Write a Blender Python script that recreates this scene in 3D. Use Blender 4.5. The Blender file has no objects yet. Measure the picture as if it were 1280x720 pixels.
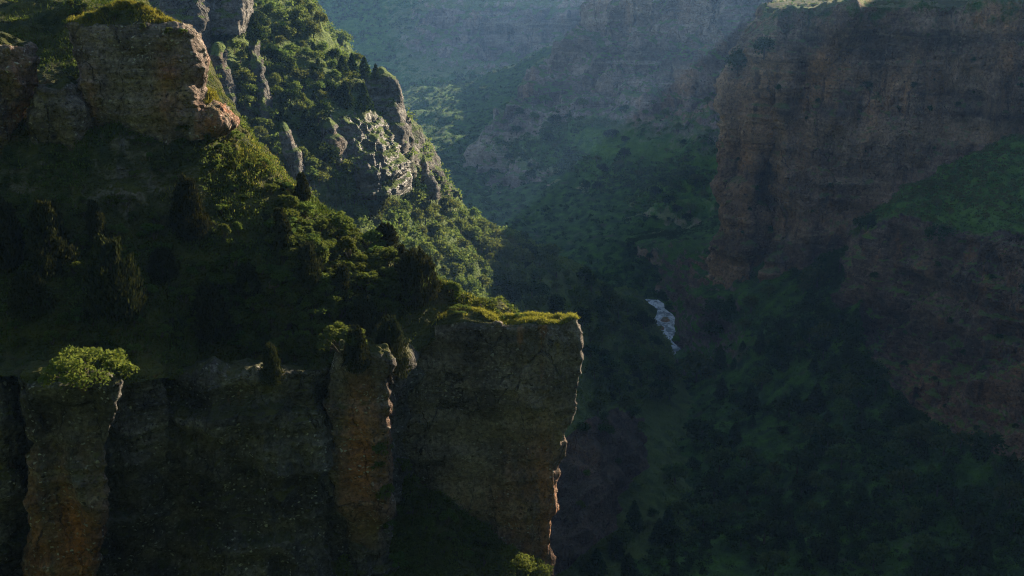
HAZE = 0.0001
SUN_AZ_D, SUN_EL_D = 40.0, 21.0
SKY_STR, SUN_STR, EXPO = 0.065, 5.0, 1.5
DENOISE = True
import bpy, math, random
import numpy as np
from mathutils import Vector, Matrix

SEED = 7
rng = np.random.default_rng(SEED)
random.seed(SEED)
scene = bpy.context.scene
COL = scene.collection

# ------------------------------------------------------------------ camera numbers
F = 1372.0
PITCH = math.radians(16.2)
ZC = 160.0
CT, ST = math.cos(PITCH), math.sin(PITCH)

def P(u, v, Y):
    """point at horizontal distance Y (metres) seen in direction (u, v) of the survey photo"""
    a = (u - 640.0) / F
    b = (360.0 - v) / F
    dx, dy, dz = a, CT + b * ST, -ST + b * CT
    t = Y / dy
    return np.array([dx * t, Y, ZC + dz * t])

def project(p):
    p = np.asarray(p, float)
    x, y, z = p[..., 0], p[..., 1], p[..., 2] - ZC
    d = y * CT - z * ST
    d = np.where(d < 1e-3, 1e-3, d)
    up = y * ST + z * CT
    return 640 + F * x / d, 360 - F * up / d, d

# ------------------------------------------------------------------ noise
_perm = np.random.default_rng(99).permutation(256).astype(np.int64)
_val = np.random.default_rng(98).uniform(-1, 1, 256)

def vnoise(p):
    p = np.asarray(p, float)
    i = np.floor(p).astype(np.int64)
    f = p - i
    w = f * f * f * (f * (f * 6 - 15) + 10)
    out = 0.0
    for a in (0, 1):
        wx = w[..., 0] if a else 1 - w[..., 0]
        hx = _perm[(i[..., 0] + a) & 255]
        for b in (0, 1):
            wy = w[..., 1] if b else 1 - w[..., 1]
            hy = _perm[(hx + i[..., 1] + b) & 255]
            for c in (0, 1):
                wz = w[..., 2] if c else 1 - w[..., 2]
                h = _perm[(hy + i[..., 2] + c) & 255]
                out = out + wx * wy * wz * _val[h]
    return out

def fbm(p, octv=4, gain=0.5, lac=2.03):
    s, a, q = 0.0, 1.0, np.asarray(p, float)
    n = 0.0
    for k in range(octv):
        s = s + a * vnoise(q)
        n += a
        a *= gain
        q = q * lac + 17.31
    return s / n * 1.6

def ridged(p, octv=3):
    s, a, q, n = 0.0, 1.0, np.asarray(p, float), 0.0
    for k in range(octv):
        s = s + a * (1 - 2 * np.abs(vnoise(q)))
        n += a
        a *= 0.5
        q = q * 2.1 + 9.7
    return s / n

def sstep(a, b, x):
    t = np.clip((x - a) / (b - a), 0, 1)
    return t * t * (3 - 2 * t)

# ------------------------------------------------------------------ helpers
def tag(o, label=None, cat=None, group=None, kind=None):
    if label: o['label'] = label
    if cat: o['category'] = cat
    if group: o['group'] = group
    if kind: o['kind'] = kind
    return o

def mesh_from(name, verts, faces, mats, attrs=None, smooth=True, mat_idx=None):
    """faces: (N,4) or (N,3) int array"""
    me = bpy.data.meshes.new(name)
    verts = np.ascontiguousarray(verts, np.float32)
    faces = np.ascontiguousarray(faces, np.int32)
    n, k = faces.shape
    me.vertices.add(len(verts))
    me.vertices.foreach_set('co', verts.ravel())
    me.loops.add(n * k)
    me.loops.foreach_set('vertex_index', faces.ravel())
    me.polygons.add(n)
    me.polygons.foreach_set('loop_start', np.arange(0, n * k, k, dtype=np.int32))
    me.polygons.foreach_set('loop_total', np.full(n, k, np.int32))
    me.update(calc_edges=True)
    me.polygons.foreach_set('use_smooth', np.full(n, smooth, bool))
    for m in mats: me.materials.append(m)
    if mat_idx is not None:
        me.polygons.foreach_set('material_index', np.ascontiguousarray(mat_idx, np.int32))
    for nm, arr in (attrs or {}).items():
        at = me.attributes.new(nm, 'FLOAT', 'POINT')
        at.data.foreach_set('value', np.ascontiguousarray(arr, np.float32).ravel())
    me.validate()
    return me

def link(name, me, parent=None):
    o = bpy.data.objects.new(name, me)
    COL.objects.link(o)
    if parent is not None: o.parent = parent
    return o

def empty(name, loc):
    o = bpy.data.objects.new(name, None)
    o.empty_display_size = 0.3
    o.location = loc
    COL.objects.link(o)
    return o

# ------------------------------------------------------------------ materials
class NT:
    def __init__(s, name):
        s.m = bpy.data.materials.new(name)
        s.m.use_nodes = True
        s.t = s.m.node_tree
        s.t.nodes.clear()
        s.out = s.n('ShaderNodeOutputMaterial')
    def n(s, typ, **kw):
        nd = s.t.nodes.new(typ)
        for k, v in kw.items(): setattr(nd, k, v)
        return nd
    def l(s, a, b): s.t.links.new(a, b)
    def put(s, sock, v):
        if hasattr(v, 'links') or isinstance(v, bpy.types.NodeSocket): s.l(v, sock)
        else: sock.default_value = v
    def math(s, op, a, b=0.0, c=None, clamp=False):
        nd = s.n('ShaderNodeMath', operation=op); nd.use_clamp = clamp
        s.put(nd.inputs[0], a); s.put(nd.inputs[1], b)
        if c is not None: s.put(nd.inputs[2], c)
        return nd.outputs[0]
    def scale(s, vec, v3):
        nd = s.n('ShaderNodeVectorMath', operation='MULTIPLY')
        s.put(nd.inputs[0], vec); nd.inputs[1].default_value = v3
        return nd.outputs[0]
    def noise(s, vec, sc, detail=4, rough=0.55, dist=0.0):
        nd = s.n('ShaderNodeTexNoise')
        s.l(vec, nd.inputs['Vector']); nd.inputs['Scale'].default_value = sc
        nd.inputs['Detail'].default_value = detail; nd.inputs['Roughness'].default_value = rough
        nd.inputs['Distortion'].default_value = dist
        return nd.outputs[0]
    def voro(s, vec, sc, feat='F1', out='Distance'):
        nd = s.n('ShaderNodeTexVoronoi', feature=feat)
        s.l(vec, nd.inputs['Vector']); nd.inputs['Scale'].default_value = sc
        return nd.outputs[out]
    def ramp(s, fac, stops):
        nd = s.n('ShaderNodeValToRGB')
        cr = nd.color_ramp
        while len(cr.elements) < len(stops): cr.elements.new(0.5)
        for e, (p, c) in zip(cr.elements, stops):
            e.position = p
            e.color = (c, c, c, 1) if isinstance(c, (int, float)) else (*c, 1)
        s.l(fac, nd.inputs[0])
        return nd.outputs[0]
    def mix(s, fac, a, b):
        nd = s.n('ShaderNodeMix', data_type='RGBA')
        s.put(nd.inputs[0], fac)
        for sock, v in ((nd.inputs[6], a), (nd.inputs[7], b)):
            if isinstance(v, tuple): sock.default_value = (*v, 1)
            else: s.l(v, sock)
        return nd.outputs[2]

def terrain_mat(name, S, base, warm, light, pale, greens, warm_amt=0.5, speck=0.4, moss=0.5, green_bias=0.0, gloss=0.9, soil=None, bedk=1.0, grain=4.2, broad=0.0, stain=0.55):
    """S = feature size in metres. base/warm/light/pale rock colours; greens (dark, light)."""
    t = NT(name)
    geo = t.n('ShaderNodeNewGeometry')
    pos = geo.outputs['Position']
    wob = t.noise(pos, 0.12 / S, 3, 0.5)
    at = t.n('ShaderNodeAttribute', attribute_name='rock')
    rock = at.outputs['Fac']
    # large tones
    n1 = t.noise(pos, 0.16 / S, 5, 0.62, 0.4)
    colr = t.ramp(n1, [(0.38, base), (0.50, tuple(0.55 * a + 0.45 * b for a, b in zip(base, light))), (0.62, light)])
    # warm streaks running down the face
    st = t.noise(t.scale(pos, (1, 1, 0.16)), 0.30 / S, 4, 0.6, 0.3)
    big = t.noise(pos, 0.055 / S, 2, 0.5)
    wm = t.math('ADD', t.math('MULTIPLY', st, 0.9), t.math('MULTIPLY', big, 0.8))
    wmask = t.ramp(wm, [(0.94 - 0.16 * warm_amt, 0.0), (1.0, 1.0)]) if False else t.math('MULTIPLY', t.math('SUBTRACT', wm, 0.98 - 0.28 * warm_amt), 6.0, clamp=True)
    wa = t.n('ShaderNodeAttribute', attribute_name='warm')
    wmask = t.math('MAXIMUM', wmask, t.math('MULTIPLY', wa.outputs['Fac'], t.math('MULTIPLY', t.math('SUBTRACT', st, 0.30), 3.4, clamp=True)), clamp=True)
    colr = t.mix(t.math('MULTIPLY', wmask, 0.85), colr, warm)
    # dark water stains
    ds = t.noise(t.scale(pos, (1.6, 1.6, 0.10)), 0.42 / S, 3, 0.55)
    dmask = t.math('MULTIPLY', t.math('SUBTRACT', ds, 0.56), 7.0, clamp=True)
    colr = t.mix(t.math('MULTIPLY', dmask, stain), colr, tuple(c * 0.35 for c in base))
    # broad layers of lighter and darker rock
    if broad:
        bb = t.noise(t.scale(pos, (0.016, 0.016, 0.30)), 0.40 / S, 3, 0.5, 0.3)
        bbl = t.math('MULTIPLY', t.math('SUBTRACT', bb, 0.55), 9.0, clamp=True)
        colr = t.mix(t.math('MULTIPLY', bbl, broad), colr, tuple(0.4 * a + 0.6 * b for a, b in zip(warm, pale)))
        bbd = t.math('MULTIPLY', t.math('SUBTRACT', 0.46, bb), 9.0, clamp=True)
        colr = t.mix(t.math('MULTIPLY', bbd, broad), colr, tuple(c * 0.6 for c in base))
    # beds
    bd = t.noise(t.scale(pos, (0.10, 0.10, 1.0)), 1.1 / S, 4, 0.6, 0.2)
    bmask = t.math('MULTIPLY', t.math('SUBTRACT', bd, 0.54), 6.0, clamp=True)
    colr = t.mix(t.math('MULTIPLY', bmask, 0.40 * bedk), colr, pale)
    bdark = t.math('MULTIPLY', t.math('SUBTRACT', 0.42, bd), 7.0, clamp=True)
    colr = t.mix(t.math('MULTIPLY', bdark, 0.55 * bedk), colr, tuple(c * 0.3 for c in base))
    # pebbles / pock marks
    dn = t.n('ShaderNodeTexNoise'); t.l(pos, dn.inputs['Vector']); dn.inputs['Scale'].default_value = 1.6 / S; dn.inputs['Detail'].default_value = 2
    off = t.n('ShaderNodeVectorMath', operation='MULTIPLY_ADD')
    t.l(dn.outputs['Color'], off.inputs[0]); off.inputs[1].default_value = (0.7 * S,) * 3; t.l(pos, off.inputs[2])
    wpos = off.outputs[0]
    # grain of the rock
    gr_ = t.noise(wpos, 2.4 / S, 5, 0.72)
    gk = t.math('ADD', 1.0, t.math('MULTIPLY', t.math('SUBTRACT', gr_, 0.5), grain))
    gk = t.math('MAXIMUM', gk, 0.25)
    mg = t.n('ShaderNodeVectorMath', operation='SCALE'); t.l(colr, mg.inputs[0]); t.l(gk, mg.inputs['Scale'])
    colr = mg.outputs[0]
    # joints
    jv = t.n('ShaderNodeTexVoronoi', feature='DISTANCE_TO_EDGE'); t.l(t.scale(wpos, (1.0, 1.0, 0.28)), jv.inputs['Vector']); jv.inputs['Scale'].default_value = 0.22 / S
    jm = t.math('MULTIPLY', t.math('SUBTRACT', 0.014, jv.outputs['Distance']), 90.0, clamp=True)
    jm = t.math('MULTIPLY', jm, t.math('MULTIPLY', t.math('SUBTRACT', t.noise(pos, 0.2 / S, 2, 0.5), 0.44), 8.0, clamp=True))
    colr = t.mix(t.math('MULTIPLY', jm, 0.6), colr, tuple(c * 0.15 for c in base))
    vo = t.n('ShaderNodeTexVoronoi'); t.l(t.scale(wpos, (1.0, 1.0, 1.6)), vo.inputs['Vector']); vo.inputs['Scale'].default_value = 2.3 / S
    sep = t.n('ShaderNodeSeparateColor'); t.l(vo.outputs['Color'], sep.inputs[0])
    pk = t.math('MULTIPLY', t.math('SUBTRACT', sep.outputs[0], 0.60), 3.0, clamp=True)
    core = t.math('MULTIPLY', t.math('SUBTRACT', 0.42, vo.outputs['Distance']), 6.0, clamp=True)
    patch = t.math('MULTIPLY', t.math('SUBTRACT', t.noise(pos, 0.22 / S, 3, 0.6), 0.38), 5.0, clamp=True)
    pm = t.math('MULTIPLY', t.math('MULTIPLY', pk, core), patch)
    colr = t.mix(t.math('MULTIPLY', pm, speck), colr, pale)
    hk = t.math('MULTIPLY', t.math('SUBTRACT', 0.26, sep.outputs[1]), 10.0, clamp=True)
    colr = t.mix(t.math('MULTIPLY', t.math('MULTIPLY', t.math('MULTIPLY', hk, core), t.math('MULTIPLY', t.math('SUBTRACT', bd, 0.46), 8.0, clamp=True)), 0.85), colr, tuple(c * 0.2 for c in base))
    # lichen / hanging green
    gn = t.noise(pos, 0.5 / S, 5, 0.65)
    gl = t.noise(pos, 0.10 / S, 3, 0.5)
    grn = t.mix(t.ramp(gn, [(0.35, 0.0), (0.66, 1.0)]), greens[0], greens[1])
    grn = t.mix(t.math('MULTIPLY', t.math('SUBTRACT', gl, 0.5), 3.0, clamp=True), grn, tuple(g * 0.75 for g in greens[1]))
    if soil:
        sm = t.math('MULTIPLY', t.math('SUBTRACT', t.noise(pos, 0.3 / S, 4, 0.6), 0.60), 8.0, clamp=True)
        grn = t.mix(t.math('MULTIPLY', sm, 0.7), grn, soil)
    nz = t.n('ShaderNodeSeparateXYZ'); t.l(geo.outputs['Normal'], nz.inputs[0])
    flat = t.math('ADD', t.math('MULTIPLY', nz.outputs[2], 1.0), t.math('MULTIPLY', t.math('SUBTRACT', gn, 0.5), 1.5))
    fmask = t.math('MULTIPLY', t.math('SUBTRACT', flat, 0.72 - 0.25 * moss), 5.0, clamp=True)
    fmask = t.math('MULTIPLY', fmask, min(1.0, moss * 1.4))
    rk = t.math('ADD', rock, t.math('MULTIPLY', t.math('SUBTRACT', gn, 0.5), 0.9))
    gmask = t.math('SUBTRACT', 1.0, t.math('MULTIPLY', t.math('SUBTRACT', rk, 0.40 + green_bias), 6.0, clamp=True), clamp=True)
    gm = t.math('MAXIMUM', gmask, fmask, clamp=True)
    colr = t.mix(gm, colr, grn)
    # relief
    h = t.math('ADD', t.math('MULTIPLY', t.noise(pos, 1.1 / S, 6, 0.65), 1.0), t.math('MULTIPLY', bd, 0.6 * bedk))
    h = t.math('ADD', h, t.math('MULTIPLY', core, 0.20))
    h = t.math('SUBTRACT', h, t.math('MULTIPLY', jm, 0.6))
    bp = t.n('ShaderNodeBump'); bp.inputs['Strength'].default_value = 1.0; bp.inputs['Distance'].default_value = 0.9 * S
    t.l(h, bp.inputs['Height'])
    b = t.n('ShaderNodeBsdfPrincipled')
    t.l(colr, b.inputs['Base Color'])
    b.inputs['Specular IOR Level'].default_value = 0.25
    rg = t.math('ADD', t.math('MULTIPLY', gm, 1.0 - gloss), gloss, clamp=True)
    t.l(rg, b.inputs['Roughness'])
    t.l(bp.outputs[0], b.inputs['Normal'])
    t.l(b.outputs[0], t.out.inputs['Surface'])
    return t.m

def leaf_mat(name, dark, light, trans=0.35, hue=0.06):
    t = NT(name)
    geo = t.n('ShaderNodeNewGeometry')
    oi = t.n('ShaderNodeObjectInfo')
    r = geo.outputs['Random Per Island']
    c = t.mix(r, dark, light)
    hs = t.n('ShaderNodeHueSaturation')
    t.l(c, hs.inputs['Color'])
    t.l(t.math('ADD', 0.5 - hue / 2, t.math('MULTIPLY', oi.outputs['Random'], hue)), hs.inputs['Hue'])
    t.l(t.math('ADD', 0.75, t.math('MULTIPLY', oi.outputs['Random'], 0.5)), hs.inputs['Value'])
    pn = t.noise(geo.outputs['Position'], 0.18, 3, 0.6)
    c2 = t.mix(t.math('MULTIPLY', t.math('SUBTRACT', pn, 0.42), 2.5, clamp=True), hs.outputs[0], tuple(0.55 * a + 0.45 * b for a, b in zip(light, (0.10, 0.085, 0.02))))
    c2 = t.mix(0.5, hs.outputs[0], c2)
    d = t.n('ShaderNodeBsdfDiffuse'); t.l(c2, d.inputs[0])
    tr = t.n('ShaderNodeBsdfTranslucent'); t.l(c2, tr.inputs[0])
    mx = t.n('ShaderNodeMixShader'); mx.inputs[0].default_value = trans
    t.l(d.outputs[0], mx.inputs[1]); t.l(tr.outputs[0], mx.inputs[2])
    t.l(mx.outputs[0], t.out.inputs['Surface'])
    return t.m

def bark_mat():
    t = NT('bark')
    geo = t.n('ShaderNodeNewGeometry')
    n = t.noise(t.scale(geo.outputs['Position'], (1, 1, 0.2)), 9, 4, 0.6)
    b = t.n('ShaderNodeBsdfPrincipled')
    t.l(t.ramp(n, [(0.3, (0.04, 0.03, 0.022)), (0.7, (0.14, 0.105, 0.075))]), b.inputs['Base Color'])
    b.inputs['Roughness'].default_value = 0.95
    t.l(b.outputs[0], t.out.inputs['Surface'])
    return t.m

def river_mat():
    t = NT('river_water')
    geo = t.n('ShaderNodeNewGeometry')
    p = geo.outputs['Position']
    n = t.noise(t.scale(p, (1.0, 0.55, 1.0)), 0.33, 6, 0.68, 0.6)
    fo = t.math('MULTIPLY', t.math('SUBTRACT', n, 0.44), 9.0, clamp=True)
    c = t.mix(fo, (0.40, 0.44, 0.46), (0.88, 0.89, 0.90))
    b = t.n('ShaderNodeBsdfPrincipled')
    t.l(c, b.inputs['Base Color'])
    t.l(t.math('ADD', 0.12, t.math('MULTIPLY', fo, 0.6)), b.inputs['Roughness'])
    bp = t.n('ShaderNodeBump'); bp.inputs['Distance'].default_value = 0.6; bp.inputs['Strength'].default_value = 0.8
    t.l(n, bp.inputs['Height']); t.l(bp.outputs[0], b.inputs['Normal'])
    t.l(b.outputs[0], t.out.inputs['Surface'])
    return t.m

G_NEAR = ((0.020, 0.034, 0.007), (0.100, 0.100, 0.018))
G_MID = ((0.05, 0.085, 0.018), (0.14, 0.185, 0.042))
G_RIGHT = ((0.014, 0.038, 0.005), (0.085, 0.175, 0.016))
G_SHELF2 = ((0.050, 0.115, 0.012), (0.15, 0.27, 0.028))
G_SHELF = ((0.045, 0.10, 0.016), (0.12, 0.22, 0.034))
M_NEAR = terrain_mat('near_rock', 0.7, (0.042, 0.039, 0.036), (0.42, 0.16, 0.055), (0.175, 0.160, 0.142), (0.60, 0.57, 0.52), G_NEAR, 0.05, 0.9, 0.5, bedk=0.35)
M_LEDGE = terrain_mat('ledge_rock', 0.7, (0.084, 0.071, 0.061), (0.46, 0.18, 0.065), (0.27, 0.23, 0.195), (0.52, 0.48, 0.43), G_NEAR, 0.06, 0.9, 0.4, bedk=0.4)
M_SCREE = terrain_mat('scree_earth', 1.6, (0.052, 0.036, 0.028), (0.13, 0.075, 0.045), (0.105, 0.074, 0.058), (0.16, 0.12, 0.095), G_NEAR, 0.2, 0.6, 0.12, bedk=0.3)
M_LOWER = terrain_mat('brown_cliff_rock', 2.4, (0.068, 0.046, 0.036), (0.46, 0.20, 0.085), (0.215, 0.138, 0.095), (0.40, 0.26, 0.17), G_SHELF2, 0.42, 0.6, 0.42, bedk=1.3, broad=0.5, stain=0.8)
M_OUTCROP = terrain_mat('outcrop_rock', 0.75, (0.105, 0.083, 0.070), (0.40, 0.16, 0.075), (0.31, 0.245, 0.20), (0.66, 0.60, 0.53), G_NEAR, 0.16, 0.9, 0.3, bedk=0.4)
M_NEARSOIL = terrain_mat('near_turf', 1.0, (0.12, 0.10, 0.085), (0.28, 0.12, 0.05), (0.22, 0.19, 0.16), (0.40, 0.36, 0.31), G_NEAR, 0.3, 0.6, 0.9, soil=(0.10, 0.075, 0.05))
M_MID = terrain_mat('ridge_rock', 2.4, (0.075, 0.070, 0.065), (0.24, 0.15, 0.09), (0.20, 0.185, 0.165), (0.42, 0.40, 0.36), G_MID, 0.1, 0.5, 0.9)
M_SLAB = terrain_mat('slab_rock', 1.6, (0.07, 0.067, 0.062), (0.20, 0.16, 0.12), (0.20, 0.185, 0.165), (0.34, 0.32, 0.29), G_MID, 0.05, 0.6, 0.95, gloss=0.45)
M_RIGHT = terrain_mat('red_cliff_rock', 2.6, (0.105, 0.070, 0.054), (0.52, 0.27, 0.13), (0.38, 0.245, 0.17), (0.62, 0.43, 0.29), G_SHELF, 0.3, 0.6, 0.36, bedk=1.0, grain=3.6, broad=0.65, stain=0.8)
M_FAR = terrain_mat('far_cliff_rock', 5.0, (0.15, 0.105, 0.085), (0.54, 0.31, 0.18), (0.46, 0.33, 0.26), (0.62, 0.49, 0.38), G_SHELF2, 0.3, 0.3, 0.5, bedk=1.2, grain=2.2, broad=0.75, stain=0.9)
M_VALLEY = terrain_mat('valley_soil', 3.0, (0.12, 0.085, 0.065), (0.24, 0.12, 0.06), (0.20, 0.14, 0.105), (0.28, 0.20, 0.15), G_RIGHT, 0.4, 0.3, 0.9, soil=(0.10, 0.07, 0.05))
M_BARK = bark_mat()
M_JUN = leaf_mat('juniper_needles', (0.015, 0.023, 0.008), (0.050, 0.052, 0.016), 0.15, 0.03)
M_SHRUB = leaf_mat('shrub_leaves', (0.060, 0.095, 0.018), (0.155, 0.185, 0.040), 0.5, 0.04)
M_BRIGHT = leaf_mat('bright_leaves', (0.10, 0.15, 0.025), (0.20, 0.24, 0.05), 0.45, 0.03)
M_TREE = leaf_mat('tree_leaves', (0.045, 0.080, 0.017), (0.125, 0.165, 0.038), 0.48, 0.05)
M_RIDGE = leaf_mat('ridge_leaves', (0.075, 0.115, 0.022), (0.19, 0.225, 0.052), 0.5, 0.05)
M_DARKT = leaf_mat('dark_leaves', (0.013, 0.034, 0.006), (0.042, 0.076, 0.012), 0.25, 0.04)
M_GRASS = leaf_mat('grass_blades', (0.085, 0.095, 0.020), (0.230, 0.200, 0.060), 0.40, 0.03)
M_GOLD = leaf_mat('golden_grass', (0.17, 0.18, 0.022), (0.36, 0.33, 0.055), 0.45, 0.02)
M_GREENG = leaf_mat('green_grass_blades', (0.035, 0.065, 0.010), (0.100, 0.125, 0.022), 0.40, 0.03)

# ------------------------------------------------------------------ terrain builders
SHEETS = {}

def disp(p, rock, S, amp=1.0, bed=1.0):
    """rock: columns, beds and blocks; soil: soft humps"""
    q = p / S
    colm = ridged(q * np.array([0.30, 0.30, 0.035]), 3) * 1.25
    lump = fbm(q * 0.11, 4) * 1.7
    beds_n = fbm(q * np.array([0.07, 0.07, 0.55]) + 0.35 * fbm(q * 0.2, 2)[..., None], 3) * 2.2
    beds = (np.floor(beds_n * 2.2) + sstep(0.35, 0.65, beds_n * 2.2 - np.floor(beds_n * 2.2))) / 2.2 * 0.42 * bed
    blk_n = fbm(q * np.array([0.38, 0.38, 0.22]) + 31.0, 2) * 3.0
    blk = (np.floor(blk_n) + sstep(0.38, 0.62, blk_n - np.floor(blk_n))) * 0.22
    fine = fbm(q * 1.1, 3) * 0.30
    dr = (colm + lump + beds + blk + fine) * S
    ds = (fbm(q * 0.16 + 5.0, 4) * 1.1 + fbm(q * 0.8, 3) * 0.28) * S
    return amp * (rock * dr + (1 - rock) * ds)

def finish(name, pts, rock, warm, S, amp, mat, flip_to_cam=True, wrapU=False, bed=1.0):
    gu = np.gradient(pts, axis=1) if not wrapU else (np.roll(pts, -1, 1) - np.roll(pts, 1, 1)) * 0.5
    gv = np.gradient(pts, axis=0)
    n = np.cross(gu, gv)
    n /= np.linalg.norm(n, axis=-1, keepdims=True) + 1e-9
    R, C = rock.shape
    ii = np.arange(R * C).reshape(R, C)
    if wrapU:
        a, b = ii[:-1], np.roll(ii, -1, 1)[:-1]
        c, d = np.roll(ii, -1, 1)[1:], ii[1:]
    else:
        a, b, c, d = ii[:-1, :-1], ii[:-1, 1:], ii[1:, 1:], ii[1:, :-1]
    faces = np.stack([a, b, c, d], -1).reshape(-1, 4)
    view = pts - np.array([0, 0, ZC])
    if wrapU:
        cen = pts.mean(axis=1, keepdims=True)
        outw = (n * (pts - cen)).sum(-1).mean()
    else:
        outw = -(n * view).sum(-1).mean()
    if outw < 0:
        n = -n
        faces = faces[:, ::-1]
    pts = pts + n * disp(pts, rock, S, amp, bed)[..., None]
    me = mesh_from(name, pts.reshape(-1, 3), faces, [mat], {'rock': rock, 'warm': warm})
    o = link(name, me)
    SHEETS[o.name] = dict(pts=pts, n=n, rock=rock, obj=o)
    return o

def box_blur(a, k, axis):
    if k < 1: return a
    pad = [(0, 0)] * a.ndim
    pad[axis] = (k, k)
    b = np.pad(a, pad, mode='reflect', reflect_type='odd') if a.shape[axis] > k + 1 else a
    if b is a: return a
    c = np.cumsum(b, axis=axis)
    c = np.concatenate([np.zeros_like(np.take(c, [0], axis)), c], axis)
    m = 2 * k + 1
    nlen = a.shape[axis]
    hi = np.take(c, np.arange(m, m + nlen), axis)
    lo = np.take(c, np.arange(0, nlen), axis)
    return (hi - lo) / m

def ctrl_pts(rows):
    out = []
    for r in rows:
        out.append([np.array(q[1:], float) if q[0] == 'w' else P(*q[:3]) for q in r])
    return np.array(out)

def sheet(name, rows, rock, mat, S, amp=1.0, cell=2.0, smooth=3, warm=None, maxseg=90, bed=1.0, skirt=None):
    """rows of (u, v, Y) or ('w', x, y, z); rock: per row list or scalar per row"""
    cp = ctrl_pts(rows)
    if skirt:                                            # carry the near side down to the valley floor
        e = cp[:, :1].copy()
        e[..., 1] -= skirt[0]; e[..., 2] = np.minimum(e[..., 2], skirt[1])
        cp = np.concatenate([e, cp], 1)
        rock = [[np.atleast_1d(r)[0]] + (list(r) if not np.isscalar(r) else [r] * (cp.shape[1] - 1)) for r in rock]
    R, C = cp.shape[:2]
    rk = np.array([np.full(C, r, float) if np.isscalar(r) else np.array(r, float) for r in rock])
    wm = np.zeros((R, C)) if warm is None else np.array([np.full(C, r, float) if np.isscalar(r) else np.array(r, float) for r in warm])
    pu, pv, pd = project(cp)
    pu = np.clip(pu, -150, 1430); pv = np.clip(pv, -150, 900)
    def segs(d): return np.clip((d / cell).astype(int), 4, maxseg)
    dr = np.hypot(np.diff(pu, axis=0), np.diff(pv, axis=0)).max(1)
    dc = np.hypot(np.diff(pu, axis=1), np.diff(pv, axis=1)).max(0)
    tr = np.concatenate([i + np.arange(k) / k for i, k in enumerate(segs(dr))] + [[R - 1]])
    tc = np.concatenate([i + np.arange(k) / k for i, k in enumerate(segs(dc))] + [[C - 1]])
    def interp(a):
        i = np.minimum(tr.astype(int), R - 2); f = tr - i
        a2 = a[i] * (1 - f).reshape(-1, *[1] * (a.ndim - 1)) + a[i + 1] * f.reshape(-1, *[1] * (a.ndim - 1))
        j = np.minimum(tc.astype(int), C - 2); g = (tc - j).reshape(1, -1, *[1] * (a.ndim - 2))
        return a2[:, j] * (1 - g) + a2[:, j + 1] * g
    pts, rkk, wmm = interp(cp), interp(rk), interp(wm)
    for _ in range(2):
        pts = box_blur(box_blur(pts, smooth, 0), smooth, 1)
        rkk = box_blur(box_blur(rkk, 2, 0), 2, 1)
    return finish(name, pts, np.clip(rkk, 0, 1), np.clip(wmm, 0, 1), S, amp, mat, bed=bed)

def block(name, levels, mat, S, amp=1.0, cell=1.8, cap=1.0, p=5.0, cap_rock=0.0, warm=None, cap_rows=None, rot=0.0, rim=0.35, taper=0.0):
    """closed rock mass. levels top to bottom: (v, u_left, u_right, Y_front, depth). cap = rise of the top in metres"""
    L = []
    for (v, ul, ur, Yf, dep) in levels:
        a, b = P(ul, v, Yf), P(ur, v, Yf)
        L.append((a[0], b[0], Yf, dep, a[2]))
    L = np.array(L)
    vs = np.array([l[0] for l in levels], float)
    span = abs(vs[-1] - vs[0])
    wpx = max(l[2] - l[1] for l in levels)
    nV = int(np.clip(span / cell, 14, 240)); nU = int(np.clip(wpx * 2.6 / cell, 40, 420))
    tt = np.linspace(0, 1, nV)
    kn = (vs - vs[0]) / (vs[-1] - vs[0])
    Li = np.stack([np.interp(tt, kn, L[:, k]) for k in range(5)], -1)
    Li = np.concatenate([box_blur(Li[:, :4], 2, 0), Li[:, 4:]], 1)
    nC = max(8, int(nV * 0.25))
    th = np.linspace(0, 2 * math.pi, nU, endpoint=False)
    ct, st = np.cos(th), np.sin(th)
    ex = np.sign(ct) * np.abs(ct) ** (2 / p)
    ey = np.sign(st) * np.abs(st) ** (2 / p)
    rings, rocks = [], []
    for k in range(nC):                                   # cap from centre outwards
        f = (k + 0.02) / nC
        x0, x1, yf, dep, z = Li[0]
        rings.append((x0, x1, yf, dep, z + cap * (1 - f ** 2.2), f)); rocks.append(cap_rock)
    for k in range(nV):
        rings.append((*Li[k], 1.0)); rocks.append(1.0)
    pts = np.zeros((len(rings), nU, 3))
    for i, (x0, x1, yf, dep, z, f) in enumerate(rings):
        cx, cy = (x0 + x1) / 2, yf + dep / 2
        X = (x1 - x0) / 2 * ex * f; Y = dep / 2 * ey * f
        if taper: Y = (Y + dep / 2) * (1 - taper * np.clip(ex * f, -1, 1) * 0.5 - taper * 0.5) - dep / 2
        if rot:
            X, Y = X * math.cos(rot) - Y * math.sin(rot), X * math.sin(rot) + Y * math.cos(rot)
        pts[i, :, 0] = cx + X
        pts[i, :, 1] = cy + Y
        pts[i, :, 2] = z
    rk = np.repeat(np.array(rocks)[:, None], nU, 1)
    rk = box_blur(rk, 2, 0)
    wmv = np.zeros_like(rk)
    if warm:
        u, v, _ = project(pts)
        for (u0, v0, ru, rv, a) in warm:
            wmv = np.maximum(wmv, a * np.exp(-(((u - u0) / ru) ** 2 + ((v - v0) / rv) ** 2)))
    wt = np.concatenate([np.linspace(0.6, 1, nC), np.clip(1 - np.arange(nV) / (0.18 * nV), 0, 1)])[:, None]
    pts[..., 2] += rim * wt * fbm(pts * np.array([0.45, 0.45, 0.0]) / max(S, 0.5) * 0.8 + 3.0, 4)
    for _ in range(2): pts = box_blur(pts, 1, 0)
    return finish(name, pts, np.clip(rk, 0, 1), np.clip(wmv, 0, 1), S, amp, mat, wrapU=True, bed=0.8)

def struct(o, label, cat):
    return tag(o, label, cat, kind='structure')

W = 'w'
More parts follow.
